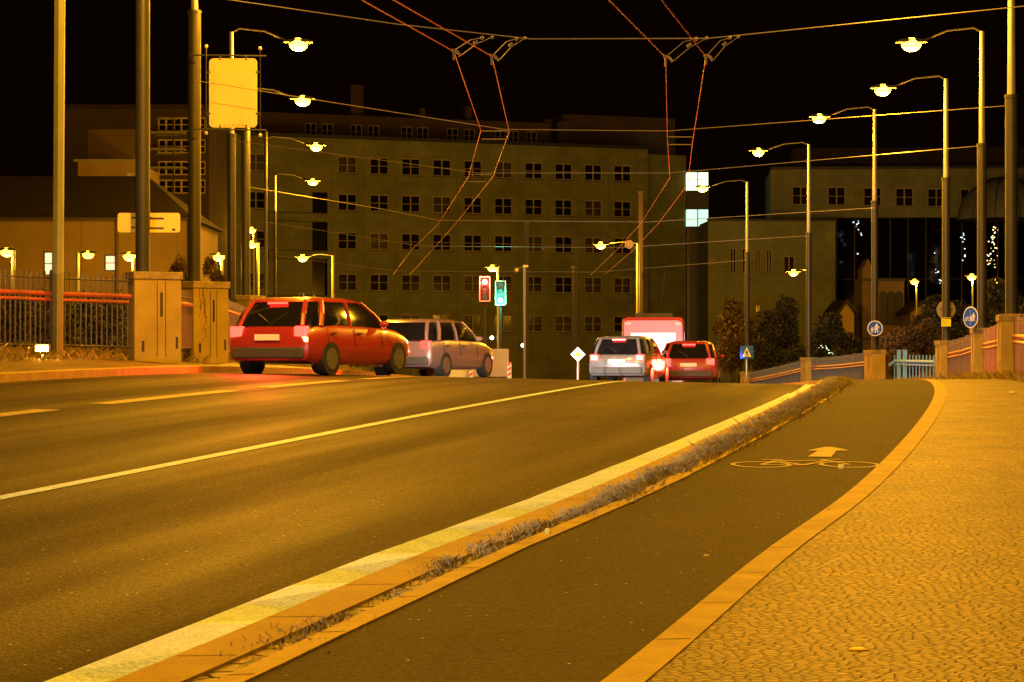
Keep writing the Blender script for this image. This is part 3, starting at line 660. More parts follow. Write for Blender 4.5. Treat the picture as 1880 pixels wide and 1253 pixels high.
t = thing('office_building', 'long olive tiled office building with rows of dark windows in the centre', 'building', (-15.85, 210, H0-5), A0)
holes = []
zc = [23.2, 19.6, 15.9, 11.9, 8.0]
cols_ = [3.2*k for k in range(10)]+[-9.0, -12.6]
for z in zc:
    for c in cols_: holes.append((c-.95, c+.95, z-.83, z+.83))
hh = [h for h in holes]+[(-3.5, -2.0, 9.5, 20.5)]
m_ = MB(); wall_grid(m_, -13.6, 31.6, 0, 25.7, hh); shell(m_, -13.6, 31.6, 14, 0, 25.7); m_.build('wall', M_tile, t)
for i, h in enumerate(holes): window(t, *h, 0, M_curt if (i*7+i//5) % 6 == 0 or i % 12 in (8,) and i > 30 else M_pane)
m_ = MB(); m_.quad((-3.5, .6, 9.5), (-2, .6, 9.5), (-2, .6, 20.5), (-3.5, .6, 20.5)); m_.build('stair_glazing', M_pane, t)
for z in (9.7, 14.0, 17.6): m_ = MB(); m_.prism([(-8, z), (-2.0, z), (-2.0, z+.9), (-8, z+.9)], -.7, -.01); m_.build('balcony', M_tile2, t, bevel=.15)
m_ = MB(); m_.box((9, -.1, 25.85), (45.6, .9, .3)); m_.build('cornice', M_dark, t)
for k in range(11): m_ = MB(); m_.box((-1.6+3.2*k, -.02, 12.8), (.06, .04, 25.6)); m_.build('pilaster', M_tile2, t)
at_h = []
for c in (-1.5, .2, 3.2, 5.0, 8.5, 10.2, 13.4, 15.2, 18.6, 20.0, 22.0): at_h.append((c-.6, c+.6, 26.6, 28.0))
m_ = MB(); wall_grid(m_, -12, 24, 25.7, 28.9, at_h, 8); m_.quad((-12, 8, 28.9), (24, 8, 28.9), (24, 14, 29.3), (-12, 14, 29.3)); m_.quad((24, 8, 25.7), (24, 14, 25.7), (24, 14, 29.3), (24, 8, 28.9)); m_.build('attic_wall', M_plaster, t)
for h in at_h: window(t, *h, 8, M_pane, sill=False)
for x, w, h in ((4, 1.3, 32.3), (16, .7, 30.6), (24.8, .9, 29.6), (26.6, 1.4, 29.4), (11, .5, 30.2)): m_ = MB(); m_.box((x, 11, (h+25.7)/2), (w, 1, h-25.7)); m_.build('chimney', M_plaster, t)
m_ = MB(); m_.box((34, 17, 28), (13, 8, 5.0)); m_.build('penthouse', M_plaster, t)
m_ = MB(); m_.box((34.1, 7.2, 12.7), (5, 11, 25.4)); m_.build('side_wing', M_tile, t)
# stair tower with two lit storeys
D = 224
X0 = px(1261, 0, D)[0]; X1 = px(1301, 0, D)[0]; Z = lambda y, d=D: px(0, y, d)[2]
t = thing('stair_tower', 'narrow dark glazed stair tower with two lit landings', 'tower', (X0, D, H0-5)); b0 = H0-5; w = X1-X0
lv = [(Z(350)-b0, Z(317)-b0), (Z(416)-b0, Z(385)-b0)]
m_ = MB(); zs = [0, lv[1][0], lv[1][1], lv[0][0], lv[0][1], Z(312)-b0]
for a, b in ((zs[0], zs[1]), (zs[2], zs[3]), (zs[4], zs[5])): m_.box((w/2, 1.5, (a+b)/2), (w, 3, b-a))
m_.build('wall', mat('tower_dark', (.02, .012, .008), .3), t)
for (a, b), mm in zip(lv, (M_litg, M_litg2)):
    for k in range(2):
        m_ = MB(); m_.box((w*(.25+.5*k), 1.5, (a+b)/2), (w/2-.08, 2.8, b-a)); m_.build('lit_landing', mm, t)
m_ = MB(); m_.box((w/2, -.02, (lv[0][0]+lv[0][1])/2), (.1, .1, 2)); m_.box((w/2, -.02, (lv[1][0]+lv[1][1])/2), (.1, .1, 2)); m_.box((w*.4, -.03, lv[0][0]+1.1), (w*.8, .04, .05)); m_.build('mullion', M_dark, t)
# low tiled block
D = 208; b0 = H0-5
X0, X1 = px(1300, 0, D)[0], px(1536, 0, D)[0]
t = thing('tiled_block', 'low windowless tiled block right of the stair tower', 'building', (X0, D, b0), R(3)); w = X1-X0; q = lambda a: px(a, 0, D)[0]-X0
holes = [(q(a), q(b), Z(d, D)-b0, Z(c, D)-b0) for a, b, c, d in ((1341, 1352, 456, 502), (1363, 1370, 456, 502), (1388, 1397, 458, 502), (1408, 1418, 458, 502), (1303, 1306, 475, 488), (1309, 1312, 475, 488), (1325, 1329, 475, 488), (1332, 1336, 475, 488), (1341, 1352, 560, 585), (1388, 1397, 560, 585), (1440, 1460, 470, 502))]
m_ = MB(); wall_grid(m_, 0, w, 0, Z(406, D)-b0, holes); shell(m_, 0, w, 6, 0, Z(406, D)-b0); m_.build('wall', M_tile2, t)
for h in holes: window(t, *h, 0, M_pane, nv=1 if h[1]-h[0] > .4 else 0, nh=0, fw=.07)
m_ = MB(); m_.box((w/2, -.02, Z(404, D)-b0), (w+.2, .3, .2)); m_.build('coping', M_dark, t)
# upper right building over a dark curtain wall
D = 222
X0, X1 = px(1415, 0, D)[0], px(1990, 0, D)[0]; w = X1-X0; q = lambda a: px(a, 0, D)[0]-X0
t = thing('long_office_wing', 'long tiled upper wing with a row of windows above the dark glazing at right', 'building', (X0, D, b0), R(-4))
holes = []
for k, a in enumerate((1470, 1535, 1600, 1658, 1716, 1775, 1835, 1895)): holes.append((q(a)-.9, q(a)+.9, Z(377+k*1.2, D)-b0, Z(343+k*1.2, D)-b0))
zt = Z(312, D)-b0; zb = Z(401, D)-b0
m_ = MB(); wall_grid(m_, 0, w, zb, zt, holes); shell(m_, 0, w, 12, zb, zt); m_.build('wall', M_tile, t)
for i, h in enumerate(holes): window(t, *h, 0, M_pane)
m_ = MB(); m_.box((w/2+.5, 8, zt+1.2), (w-4, 9, 2.6)); m_.build('attic', M_roof, t)
m_ = MB(); m_.box((w/2, -.1, zt+.12), (w, .7, .25)); m_.build('cornice', M_dark, t)
m_ = MB(); z0_ = 0; xl = q(1536)
m_.box(((xl+w)/2, 3, zb/2), (w-xl, 5, zb-.02)); m_.build('curtain_wall', M_curtain, t)
m_ = MB(); n = 14
for k in range(n+1): m_.box((xl+(w-xl)*k/n, .44, zb/2), (.09, .12, zb-.1))
for z in (3.2, 6.2, 9.4, 12.6): m_.box(((xl+w)/2, .47, z), (w-xl, .08, .08))
m_.build('glazing_bars', mat('bronze_bars', (.05, .03, .015), .4, metal=.5), t)
# ribbed dome
X, Y, Z0 = px(1842, 404, 212); r = 84*212/F
t = thing('glazed_dome', 'grey ribbed half dome skylight beside the right poles', 'dome', (X, Y, Z0))
m_ = MB(); rings = []
for i in range(9):
    a = pi/2*i/9; rings.append([(r*cos(a)*cos(2*pi*k/24), r*cos(a)*sin(2*pi*k/24), r*.92*sin(a)) for k in range(24)])
m_.loft(rings); m_.build('glazing', M_dome, t, smooth=True)
m_ = MB()
for k in range(12):
    b_ = 2*pi*(k+.25)/12; m_.tube([((r+.04)*cos(a)*cos(b_), (r+.04)*cos(a)*sin(b_), (r+.04)*.92*sin(a)) for a in [pi/2*i/10 for i in range(11)]], .05, 5)
m_.build('ribs', M_dark, t)
# ochre hall at left
D = 92; b0 = zg(px(170, 0, D)[0], D)-.8
X0, X1 = px(-60, 0, D)[0], px(347, 0, D)[0]; w = X1-X0; q = lambda a: px(a, 0, D)[0]-X0
t = thing('ochre_hall', 'low ochre plastered hall with a dark hipped roof behind the left fence', 'building', (X0, D, b0))
holes = [(q(79), q(97), Z(506, D)-b0, Z(462, D)-b0), (q(191), q(212), Z(498, D)-b0, Z(468, D)-b0)]
zt = Z(404, D)-b0
m_ = MB(); wall_grid(m_, 0, w, 0, zt, holes); shell(m_, 0, w, 9, 0, zt); m_.build('wall', M_ochre, t)
for h in holes: window(t, *h, 0, M_litw, nv=0, nh=1, frame=M_dark, fw=.05, sill=False)
m_ = MB(); rz_ = Z(322, 96)-b0; x2 = q(238)
P_ = [(-.4, -.4, zt), (w+.3, -.4, zt), (w+.3, 9.4, zt), (-.4, 9.4, zt), (-.4, 4.5, rz_), (x2, 4.5, rz_)]
m_.v = [*P_]; m_.f = [(0, 1, 5, 4), (1, 2, 5), (2, 3, 4, 5), (0, 4, 3), (0, 3, 2, 1)]; m_.build('roof', M_roof, t)
m_ = MB(); m_.tube([(-.4, -.46, zt+.03), (w+.3, -.46, zt+.03)], .07, 8); m_.tube([(q(215), -.08, 0), (q(215), -.08, zt)], .06, 8); m_.tube([(q(346), -.08, 0), (q(346), -.08, zt)], .05, 8); m_.build('gutter', mat('gutter_dark', (.06, .045, .03), .5), t)
m_ = MB()
for a in (150, 262, 325): m_.box((q(a), -.006, zt/2), (.03, .012, zt))
m_.build('wall_joint', mat('joint_brown', (.16, .12, .05), .9), t)
# dark block behind it with a lit annex
D = 150; b0 = H0-5
X0, X1 = px(120, 0, D)[0], px(384, 0, D)[0]; w = X1-X0; q = lambda a: px(a, 0, D)[0]-X0
t = thing('dark_apartment_block', 'unlit apartment block rising behind the ochre hall', 'building', (X0, D, b0))
holes = [(q(a), q(a)+1.1, Z(c+26, D)-b0, Z(c, D)-b0) for c in (216, 256, 296, 330) for a in (290, 318, 348)]
m_ = MB(); wall_grid(m_, 0, w, 0, Z(200, D)-b0, holes); shell(m_, 0, w, 10, 0, Z(200, D)-b0); m_.build('wall', mat('dark_plaster', (.05, .034, .022), .9, var=.2, vscale=.5), t)
for h in holes: window(t, *h, 0, M_pane, sill=False)
for c in (246, 276, 310): m_ = MB(); m_.box((q(308), -.5, Z(c, D)-b0), (2.6, 1, .12)); m_.tube([(q(290), -1, Z(c, D)-b0+.9), (q(330), -1, Z(c, D)-b0+.9)], .03, 5); m_.build('balcony', M_polet, t)
m_ = MB(); m_.box((w/2, 5, Z(197, D)-b0), (w+.6, 10.6, .3)); m_.build('roof', M_roof, t)
D = 128
X0, X1 = px(143, 0, D)[0], px(252, 0, D)[0]; w = X1-X0
t = thing('annex_building', 'small yellowish annex with a pale glowing window above the hall roof', 'building', (X0, D, b0)); q = lambda a: px(a, 0, D)[0]-X0
holes = [(q(234), q(249), Z(340, D)-b0, Z(318, D)-b0)]
m_ = MB(); wall_grid(m_, 0, w, 0, Z(298, D)-b0, holes); shell(m_, 0, w, 8, 0, Z(298, D)-b0); m_.build('wall', M_ochre, t)
for h in holes: window(t, *h, 0, mat('dim_window', (.5, .5, .3), .4, emit=(1, .9, .4), es=.022), nv=3, nh=0, fw=.03, sill=False)
m_ = MB(); m_.box((w/2, 3.5, Z(238, 131)-b0-3.1), (w, 1, 6.2)); m_.build('upper_wall', M_plaster, t)
m_ = MB(); m_.box((w/2, -.2, Z(296, D)-b0), (w+.3, .6, .12)); m_.build('eaves', M_polet, t)
# reflections in the dark glazing, built as solid ochre fronts before it
for k, (a, b, yt, yg, D, lab) in enumerate(((1672, 1718, 575, 557, 190, 'reflection of a small ochre gable in the glazing, built as a solid house'), (1542, 1568, 575, 556, 184, 'reflection of a narrow pale gable behind the dark bushes, built as a solid house end'))):
    X0, X1 = px(a, 0, D)[0], px(b, 0, D)[0]; w = X1-X0; b0 = H0-5.2
    t = thing('house_reflection', lab, 'house', (X0, D, b0)); h = Z(yt, D)-b0; g_ = Z(yg, D)-b0
    m_ = MB(); m_.prism([(0, 0), (w, 0), (w, h), (w/2, g_), (0, h)], 0, 8); m_.build('wall', M_ochre, t)
    m_ = MB(); m_.prism([(-.25, h-.1), (w/2, g_+.02), (w+.25, h-.1), (w+.25, h+.12), (w/2, g_+.3), (-.25, h+.12)], -.3, 8.3); m_.build('roof', M_roof, t)
    m_ = MB(); m_.box((w*.5, -.005, h*.55), (w*.25, .02, 1.3)); m_.build('window', M_pane, t)
D = 196; X0, X1 = px(1583, 0, D)[0], px(1660, 0, D)[0]; w = X1-X0; b0 = H0-5.2
t = thing('church_reflection', 'reflection of a dim ochre church with arches in the glazing, built as a solid front', 'building', (X0, D, b0)); h = Z(512, D)-b0  # church mirrored in the glass, given as a solid front
m_ = MB(); m_.box((w/2, 2, h/2), (w, 4, h)); m_.build('wall', mat('chapel_plaster', (.26, .18, .08), .9, var=.2, vscale=.6), t)
m_ = MB(); m_.prism([(w*.02, h), (w*.3, h), (w*.3, h+.8), (w*.16, h+1.8), (w*.02, h+.8)], .5, 3); m_.build('gable', mat('chapel_plaster', (.2, .15, .07)), t)
for k in range(3):
    x = w*(.5+.19*k); o = [(x-.38, h-4.2), (x+.38, h-4.2), (x+.38, h-1.6)]+[(x+.38*cos(a), h-1.6+.5*sin(a)) for a in [pi*j/8 for j in range(1, 8)]]+[(x-.38, h-1.6)]
    m_ = MB(); m_.prism(o, -.03, .02); m_.build('arched_window', M_black, t)
m_ = MB(); m_.box((w/2, -.05, h-5.4), (w, .25, .2)); m_.box((w/2, -.05, h-.1), (w+.2, .3, .25)); m_.build('cornice', M_dark, t)
# ------------------------------------------------------------------ far street lamps
FL = [(13, 462, 75, 12, 'far lamp at the left edge before the ochre hall', 230), (162, 467, 88, -19, 'small far lamp between the two lit windows of the ochre hall', 60), (238, 470, 78, 8, 'far lamp left of the nearest thick pole', 230), (402, 471, 86, 6, 'far lamp between the second pedestal pole and the hanging board poles', 250),
      (462, 422, 165, 4, 'tiny upper one of two stacked far lamps left of the slim post', 150), (463, 448, 125, 11, 'lower one of two stacked far lamps left of the slim post', 250), (556, 473, 125, 55, 'far lamp on a long thin arm over the trees left of the office', 700), (904, 492, 150, 10, 'far lamp directly above the red traffic light', 900),
      (1103, 450, 140, 68, 'lamp reaching left from the far post before the right end of the office', 1500), (1457, 500, 150, 26, 'far lamp hanging before the low tiled block', 1300), (1679, 517, 178, 4, 'reflection of a small lamp in the glazing above the ochre gable, built as a lit lamp', 200), (1784, 508, 160, 2, 'square lantern lamp between the two right poles', 500), (1826, 517, 168, -6, 'small twin lantern right of the square lantern', 150)]  # the one above the ochre gable is a mirrored lamp built as a lit one
for a, b, d, pdx, lab, wt in FL:
    X, Y, Zl = px(a, b, d); dx = -pdx*d/F; Xp = X-dx; z0 = zg(Xp, Y) if d < 100 else H0-5; s = d/110
    t = thing('far_street_lamp', lab, 'street lamp', (Xp, Y, z0), 0, 'distant street lamps')
    m_ = MB(); m_.tube([(0, 0, 0), (0, 0, Zl-z0+.1)], .07 if pdx < 60 else .1, 8); m_.build('pole', M_polet, t)
    if abs(dx) > .2: m_ = MB(); m_.tube([(0, 0, Zl-z0+.1), (dx*.4, 0, Zl-z0+.2), (dx*.9, 0, Zl-z0+.08)], .03, 6); m_.build('arm', M_polet, t)
    luminaire(t, dx, 0, Zl-z0, 1, 0, wt*(1 if d < 100 else 2.2), M_sodium_far, s=min(max(s, .9), 1.25))
# ground flood in the grass
X, Y, Zl = px(77, 638, 37.2)
t = thing('ground_floodlight', 'small lit floodlight in the grass before the left fence', 'floodlight', (X, Y, zg(X, Y)-.02)); zz = Zl-zg(X, Y)
m_ = MB(); m_.box((0, .06, zz), (.26, .1, .14)); m_.box((0, .05, zz/2-.02), (.05, .05, zz)); m_.build('housing', M_dark, t, bevel=.01)
m_ = MB(); m_.box((0, 0, zz), (.22, .012, .10)); m_.build('lens', M_sodium, t)
light(t, 'SPOT', (0, -.05, zz+.02), 60, (1, .55, .1), spot_size=R(150)).rotation_euler = (R(75), 0, 0)
# small globe lamps in the valley
for a, b, d, c, lab in ((713, 637, 120, 0, 'small white globe lamp right of the dark trees'), (813, 603, 170, 1, 'greenish white globe lamp below the office left of the traffic lights'), (577, 601, 150, 1, 'greenish globe lamp among the trees at left'), (668, 623, 140, 0, 'white globe lamp under the bright green leaves'), (903, 622, 150, 0, 'white globe lamp below the traffic lights'), (960, 636, 140, 0, 'slim white lamp right of the traffic lights')):
    X, Y, Zl = px(a, b, d); z0 = P(d)+H0-.2
    t = thing('globe_lamp', lab, 'lamp', (X, Y, z0), 0, 'globe lamps in the valley')
    m_ = MB(); m_.tube([(0, 0, 0), (0, 0, Zl-z0)], .04, 6); m_.build('pole', M_dark, t)
    m_ = MB(); m_.ball((0, 0, Zl-z0+.05), 3.6*d/F, 10, 8); m_.build('globe', M_cool, t, smooth=True)
    if a == 668: light(t, 'POINT', (.3, -.6, Zl-z0+.6), 80, (.4, 1, .25), shadow_soft_size=.2)
# unlit dark masts and camera pole
for a, yt, d, r, lab in ((967, 412, 130, .13, 'dark square mast behind the white camera pole'), (1056, 492, 130, .12, 'shorter dark mast left of the far lamp with the long arm'), (1176, 355, 146, .15, 'tall dark mast behind the far lamp with the long arm')):
    X, Y, Zl = px(a, yt, d); z0 = H0-5; t = thing('dark_mast', lab, 'mast', (X, Y, z0))
    m_ = MB(); m_.box((0, 0, (Zl-z0)/2), (2*r, 2*r, Zl-z0)); m_.build('shaft', mat('mast_black', (.02, .008, .006), .6), t)
    m_ = MB(); m_.box((0, 0, Zl-z0+.05), (2.5*r, 2.5*r, .1)); m_.build('cap', M_dark, t)
X, Y, Zl = px(963, 491, 105); z0 = H0-3
t = thing('camera_pole', 'slim pale pole with a camera head and short curved arm right of the traffic lights', 'pole', (X, Y, z0)); h = Zl-z0
m_ = MB(); m_.tube([(0, 0, 0), (0, 0, h)], .06, 8); m_.build('pole', M_polet, t)
m_ = MB(); m_.tube([(0, 0, h-.05), (-.2, 0, h), (-.36, 0, h-.08)], .02, 6); m_.build('arm', M_polet, t)
m_ = MB(); m_.ball((-.38, 0, h-.14), .09, 8, 6, (1, 1, 1.3)); m_.box((.05, 0, h+.05), (.25, .12, .1)); m_.build('camera_head', M_signback, t)
X, Y, Zl = px(1155, 449, 120); t = thing('round_mirror', 'round grey disc hanging left of the far lamp post', 'disc', (X, Y, Zl))
m_ = MB(); disc(m_, (0, 0), .24, 0); m_.build('disc_plate', mat('mirror_plate', (.3, .2, .1), .5), t)
m_ = MB(); m_.tube([(.2, .02, 0), (.62, .02, .05)], .015, 5); m_.build('bracket', M_dark, t)
# traffic lights
def signal(label, a, b, d, lit, border=True, tilt=0, arm=None):
    X, Y, Zl = px(a, b, d); z0 = zg(X, Y); t = thing('traffic_light', label, 'traffic light', (X, Y, z0), 0, 'traffic lights'); h = Zl-z0
    m_ = MB(); m_.box((0, .1, h), (.30, .18, .88)); m_.build('housing', M_black, t)
    if border:
        m_ = MB()
        for sx in (-1, 1): m_.box((sx*.20, 0, h), (.03, .02, .98))
        for sz in (-1, 1): m_.box((0, 0, h+sz*.475), (.37, .02, .03))
        m_.build('backplate_border', M_signwhite, t)
        m_ = MB(); m_.box((0, .012, h), (.42, .01, .98)); m_.build('backplate', M_black, t)
    for k, z in enumerate((.29, 0, -.29)):
        m_ = MB(); disc(m_, (0, h+z), .11, -.012, 16); on = {0: 'r', 2: 'g'}.get(k) == lit
        m_.build('lens', (M_red if k == 0 else M_green) if on else M_off, t)
        v = MB(); v.tube([(.12*cos(q), -.06, h+z+.12*sin(q)) for q in [pi*j/8 for j in range(9)]], .02, 4); v.build('visor', M_black, t)
    m_ = MB(); m_.tube([(0, .16, 0), (0, .16, h-.3)], .05, 8); m_.build('pole', M_dark, t)
    z = .29 if lit == 'r' else -.29
    if lit: light(t, 'POINT', (0, -.25, h+z), 110, (1, .05, .03) if lit == 'r' else (.05, 1, .6), shadow_soft_size=.08)
    return t
signal('traffic light showing red, left of the pair', 890, 531, 86, 'r'); signal('traffic light showing green, right of the pair', 919, 538, 88, 'g')
for a, b, d, lab, rot in ((555, 556, 66, 'tilted dark signal head among the trees', -.2), (517, 583, 64, 'upright dark signal head beside the slim lamp post', 0)):
    X, Y, Zl = px(a, b, d); z0 = zg(X, Y); t = thing('unlit_signal', lab, 'traffic light', (X, Y, z0)); h = Zl-z0
    m_ = MB(); m_.box((0, 0, 0), (.18, .2, .6)); o = m_.build('housing', M_black, t, bevel=.02); o.location = (0, 0, h); o.rotation_euler = (0, rot, 0)
    m_ = MB(); m_.tube([(.12, .1, 0), (.12, .1, h-.2)], .04, 6); m_.build('pole', M_dark, t)
X, Y, _ = px(601, 620, 66); t = thing('curved_post', 'bent grey post leaning left in front of the trees', 'post', (X, Y, zg(X, Y))); s = 66/F; zb_ = zg(X, Y)
m_ = MB(); m_.tube([(0, 0, 0)]+[tuple(px(a, b, 66)[k]-(X, Y, zb_)[k] for k in range(3)) for a, b in ((601, 610), (598, 580), (588, 555), (575, 544))], .045, 8); m_.build('tube', M_polet, t)
# trailer with hazard boards beyond the crest
X, Y, Zl = px(883, 668, 84); z0 = zg(X, Y)
s = 84/F; t = thing('site_trailer', 'pale site trailer with white curtain door and red and white boards beyond the crest', 'trailer', (X, Y, z0)); zt = px(0, 641, 84)[2]-z0
m_ = MB(); m_.box((12*s, 1.2, zt/2+.15), (78*s, 2.4, zt-.3)); m_.build('body', mat('trailer_grey', (.5, .44, .42), .6, var=.06), t, bevel=.03)
m_ = MB()
for k in range(8): m_.box(((-59+k*4.4)*s, .25+.04*(k % 2), zt/2+.1), (4.6*s, .12, zt-.25))
m_.build('curtain_door', mat('white_sheet', (.85, .85, .82), .6), t)
for a in (-18, 52):
    m_ = MB(); m_.box((a*s, -.05, .55), (8*s, .03, .62)); o = m_.build('hazard_board', M_signwhite, t)
    m_ = MB()
    for k in range(3): z = .32+.2*k; m_.prism([(a*s-.07, z), (a*s+.07, z+.09), (a*s+.07, z+.18), (a*s-.07, z+.09)], -.072, -.068)
    m_.build('red_stripe', M_signred, o)
# ------------------------------------------------------------------ vegetation
def foliage(blobs, n, sz, o):
    mb = MB()
    tot = sum(b[3]*b[4]*b[5] for b in blobs)
    for (cx_, cy_, cz_, rx, ry, rz) in blobs:
        for i in range(int(n*rx*ry*rz/tot)):
            while 1:
                u = [random.uniform(-1, 1) for _ in range(3)]; l = math.sqrt(sum(q*q for q in u))
                if .45 < l < 1.02+.1*random.random(): break
            c = (cx_+u[0]*rx-o[0], cy_+u[1]*ry-o[1], cz_+u[2]*rz-o[2]); s = sz*random.uniform(.5, 1.3)
            a = [random.gauss(0, 1) for _ in range(3)]; b = [random.gauss(0, 1) for _ in range(3)]
            la = math.sqrt(sum(q*q for q in a)); lb = math.sqrt(sum(q*q for q in b)); a = [q/la*s for q in a]; b = [q/lb*s*.55 for q in b]
            mb.quad(*[tuple(c[k]+f*a[k]+g_*b[k] for k in range(3)) for f, g_ in ((-1, 0), (0, -1), (1, 0), (0, 1))])
    return mb
def shrub(name, label, cat, blobs, n, sz, m, z0, group=None):
    cx_ = sum(b[0] for b in blobs)/len(blobs); cy_ = sum(b[1] for b in blobs)/len(blobs); o = (cx_, cy_, z0)
    sub = []
    for b in blobs:
        sub.append((b[0], b[1], b[2], b[3]*.85, b[4]*.85, b[5]*.85))
        for k in range(7):
            a = random.uniform(0, 2*pi); e = random.uniform(-1, 1); q = random.uniform(.55, .8); f = random.uniform(.3, .6); c = math.sqrt(1-e*e)
            sub.append((b[0]+b[3]*q*c*cos(a), b[1]+b[4]*q*c*sin(a), b[2]+b[5]*q*e, b[3]*f, b[4]*f, b[5]*f))
    t = thing(name, label, cat, o, 0, group); foliage(sub, int(n*1.4), sz*.85, o).build('foliage', m, t)
    tr = MB()
    for b in blobs: tr.tube([(0, 0, 0), ((b[0]-cx_)*.5, (b[1]-cy_)*.5, (b[2]-z0)*.5), (b[0]-cx_, b[1]-cy_, b[2]-z0)], [.12, .08, .03], 6)
    tr.build('trunk', M_bark, t); return t
def blob(a, b, d, ra, rb, ry=None): x, y, z = px(a, b, d); return (x, y, z, ra*d/F, ry or ra*d/F, rb*d/F)
shrub('tree', 'dark bushy tree right of the slim lamp post at left', 'tree', [blob(520, 590, 95, 26, 40), blob(545, 600, 96, 28, 36), blob(510, 625, 93, 28, 34), blob(540, 645, 92, 40, 34)], 4200, .16, M_leaf, H0-2, 'trees below the office')
shrub('tree', 'green tree behind the bent post with lamp lit leaves', 'tree', [blob(590, 595, 118, 34, 42), blob(625, 590, 120, 34, 36), blob(655, 612, 121, 30, 30), blob(668, 604, 138, 18, 14), blob(620, 640, 120, 50, 34)], 5200, .2, M_leaf, H0-3, 'trees below the office')
shrub('tree', 'low dark tree mass left of the traffic lights', 'tree', [blob(720, 615, 150, 34, 22), blob(770, 620, 152, 34, 18)], 2600, .22, M_leafd, H0-4, 'trees below the office')
shrub('tree', 'sparse little tree above the nearest left pedestal', 'tree', [blob(335, 488, 66, 20, 16), blob(350, 505, 66, 16, 18), blob(322, 500, 66, 14, 12)], 900, .07, M_leafb, zg(px(335, 0, 66)[0], 66))
shrub('tree', 'thin bush before the dark facade between the left poles', 'tree', [blob(388, 495, 72, 14, 22), blob(402, 510, 72, 14, 14)], 700, .07, M_leafb, zg(px(390, 0, 72)[0], 72))
shrub('bush', 'dark leafy bush left of the pale pedestal at the end of the edge line', 'bush', [blob(1412, 620, 128, 26, 60), blob(1440, 605, 130, 30, 62), blob(1395, 655, 126, 28, 34), blob(1428, 668, 126, 34, 32)], 5200, .16, M_leafd, H0-4, 'bushes beyond the right parapet')
shrub('bush', 'tall dark bush between the two pale pedestals', 'bush', [blob(1520, 620, 126, 34, 52), blob(1552, 640, 124, 26, 36), blob(1500, 660, 124, 30, 34), blob(1540, 672, 122, 34, 30), blob(1465, 655, 124, 24, 26)], 5200, .16, M_leafd, H0-4, 'bushes beyond the right parapet')
shrub('bush', 'reddish brown bush right of the stair tower above the bend', 'bush', [blob(1345, 575, 140, 20, 28), blob(1335, 600, 140, 30, 26), blob(1368, 620, 138, 26, 46), blob(1340, 650, 138, 36, 36)], 3000, .17, M_leafb, H0-4, 'bushes beyond the right parapet')
shrub('bush', 'brown bush behind the blue gate', 'bush', [blob(1660, 630, 96, 40, 34), blob(1700, 625, 97, 34, 38), blob(1625, 650, 96, 26, 22), blob(1660, 668, 92, 46, 24)], 6000, .1, M_leafb, H0-2.5, 'bushes beyond the right parapet')
shrub('bush', 'dark bush behind the post with the yellow notice', 'bush', [blob(1715, 575, 118, 26, 40), blob(1760, 590, 118, 32, 44), blob(1690, 615, 118, 30, 36), blob(1735, 620, 116, 34, 34)], 4200, .14, M_leafd, H0-3, 'bushes beyond the right parapet')
shrub('bush', 'dark bush between the two rightmost poles', 'bush', [blob(1830, 560, 92, 34, 50), blob(1870, 590, 92, 30, 40), blob(1790, 620, 92, 26, 26)], 4200, .12, M_leafd, H0-2, 'bushes beyond the right parapet')
shrub('hedge', 'dark ragged hedge close behind the long left fence', 'hedge', [blob(a, 590, 46+a*.02, 40, 62, .9) for a in range(-60, 245, 42)], 9000, .07, M_leafd, H0-.6)
# sparkles, mostly reflections in the dark glazing, built as glowing bulbs on cables
def sparkles(label, pts, m, d, n, spread):
    o = px(*pts[0], d); mb = MB()
    for i in range(n):
        f = random.random()*(len(pts)-1); k = int(f); f -= k; a = pts[k][0]*(1-f)+pts[k+1][0]*f+random.gauss(0, spread); b = pts[k][1]*(1-f)+pts[k+1][1]*f+random.gauss(0, spread*.6)
        q = px(a, b, d); mb.ball(tuple(q[j]-o[j] for j in range(3)), random.uniform(.5, 1.4)*d/F, 6, 4)
    wv = [tuple(px(a, b, d)[j]-o[j] for j in range(3)) for a, b in pts]
    t = thing('sparkle_run', label, 'string lights', o, 0, 'small sparkles'); mb.build('sparkle_dots', m, t); c = MB(); c.tube(wv, .01, 4); c.build('cable', M_dark, t)
sparkles('warm sparkling reflections left of the rightmost pole, built as glowing bulbs', [(1828, 410), (1822, 445), (1818, 470), (1822, 490)], M_sparkw, 200, 34, 4)
sparkles('white sparkling reflections low between the right poles, built as glowing bulbs', [(1820, 560), (1835, 550), (1825, 590)], M_sparkc, 200, 26, 5)
sparkles('cool sparkling reflections left of the round path sign pole, built as glowing bulbs', [(1770, 420), (1768, 450), (1772, 480)], M_sparkc, 200, 10, 3)
sparkles('sparse white sparkling reflections in the dark glazing behind the child sign post, built as glowing bulbs', [(1568, 405), (1575, 420), (1584, 435), (1560, 480)], M_sparkc, 212, 9, 4)
sparkles('cool sparkling reflections behind the post with the yellow notice, built as glowing bulbs', [(1718, 460), (1725, 500), (1730, 530)], M_sparkc, 190, 12, 5)
sparkles('pale lights low behind the bush at the bend', [(1495, 636), (1520, 640), (1528, 650)], mat('sparkle_green', (.7, .9, .7), .3, emit=(.6, 1, .6), es=.7), 118, 14, 3)
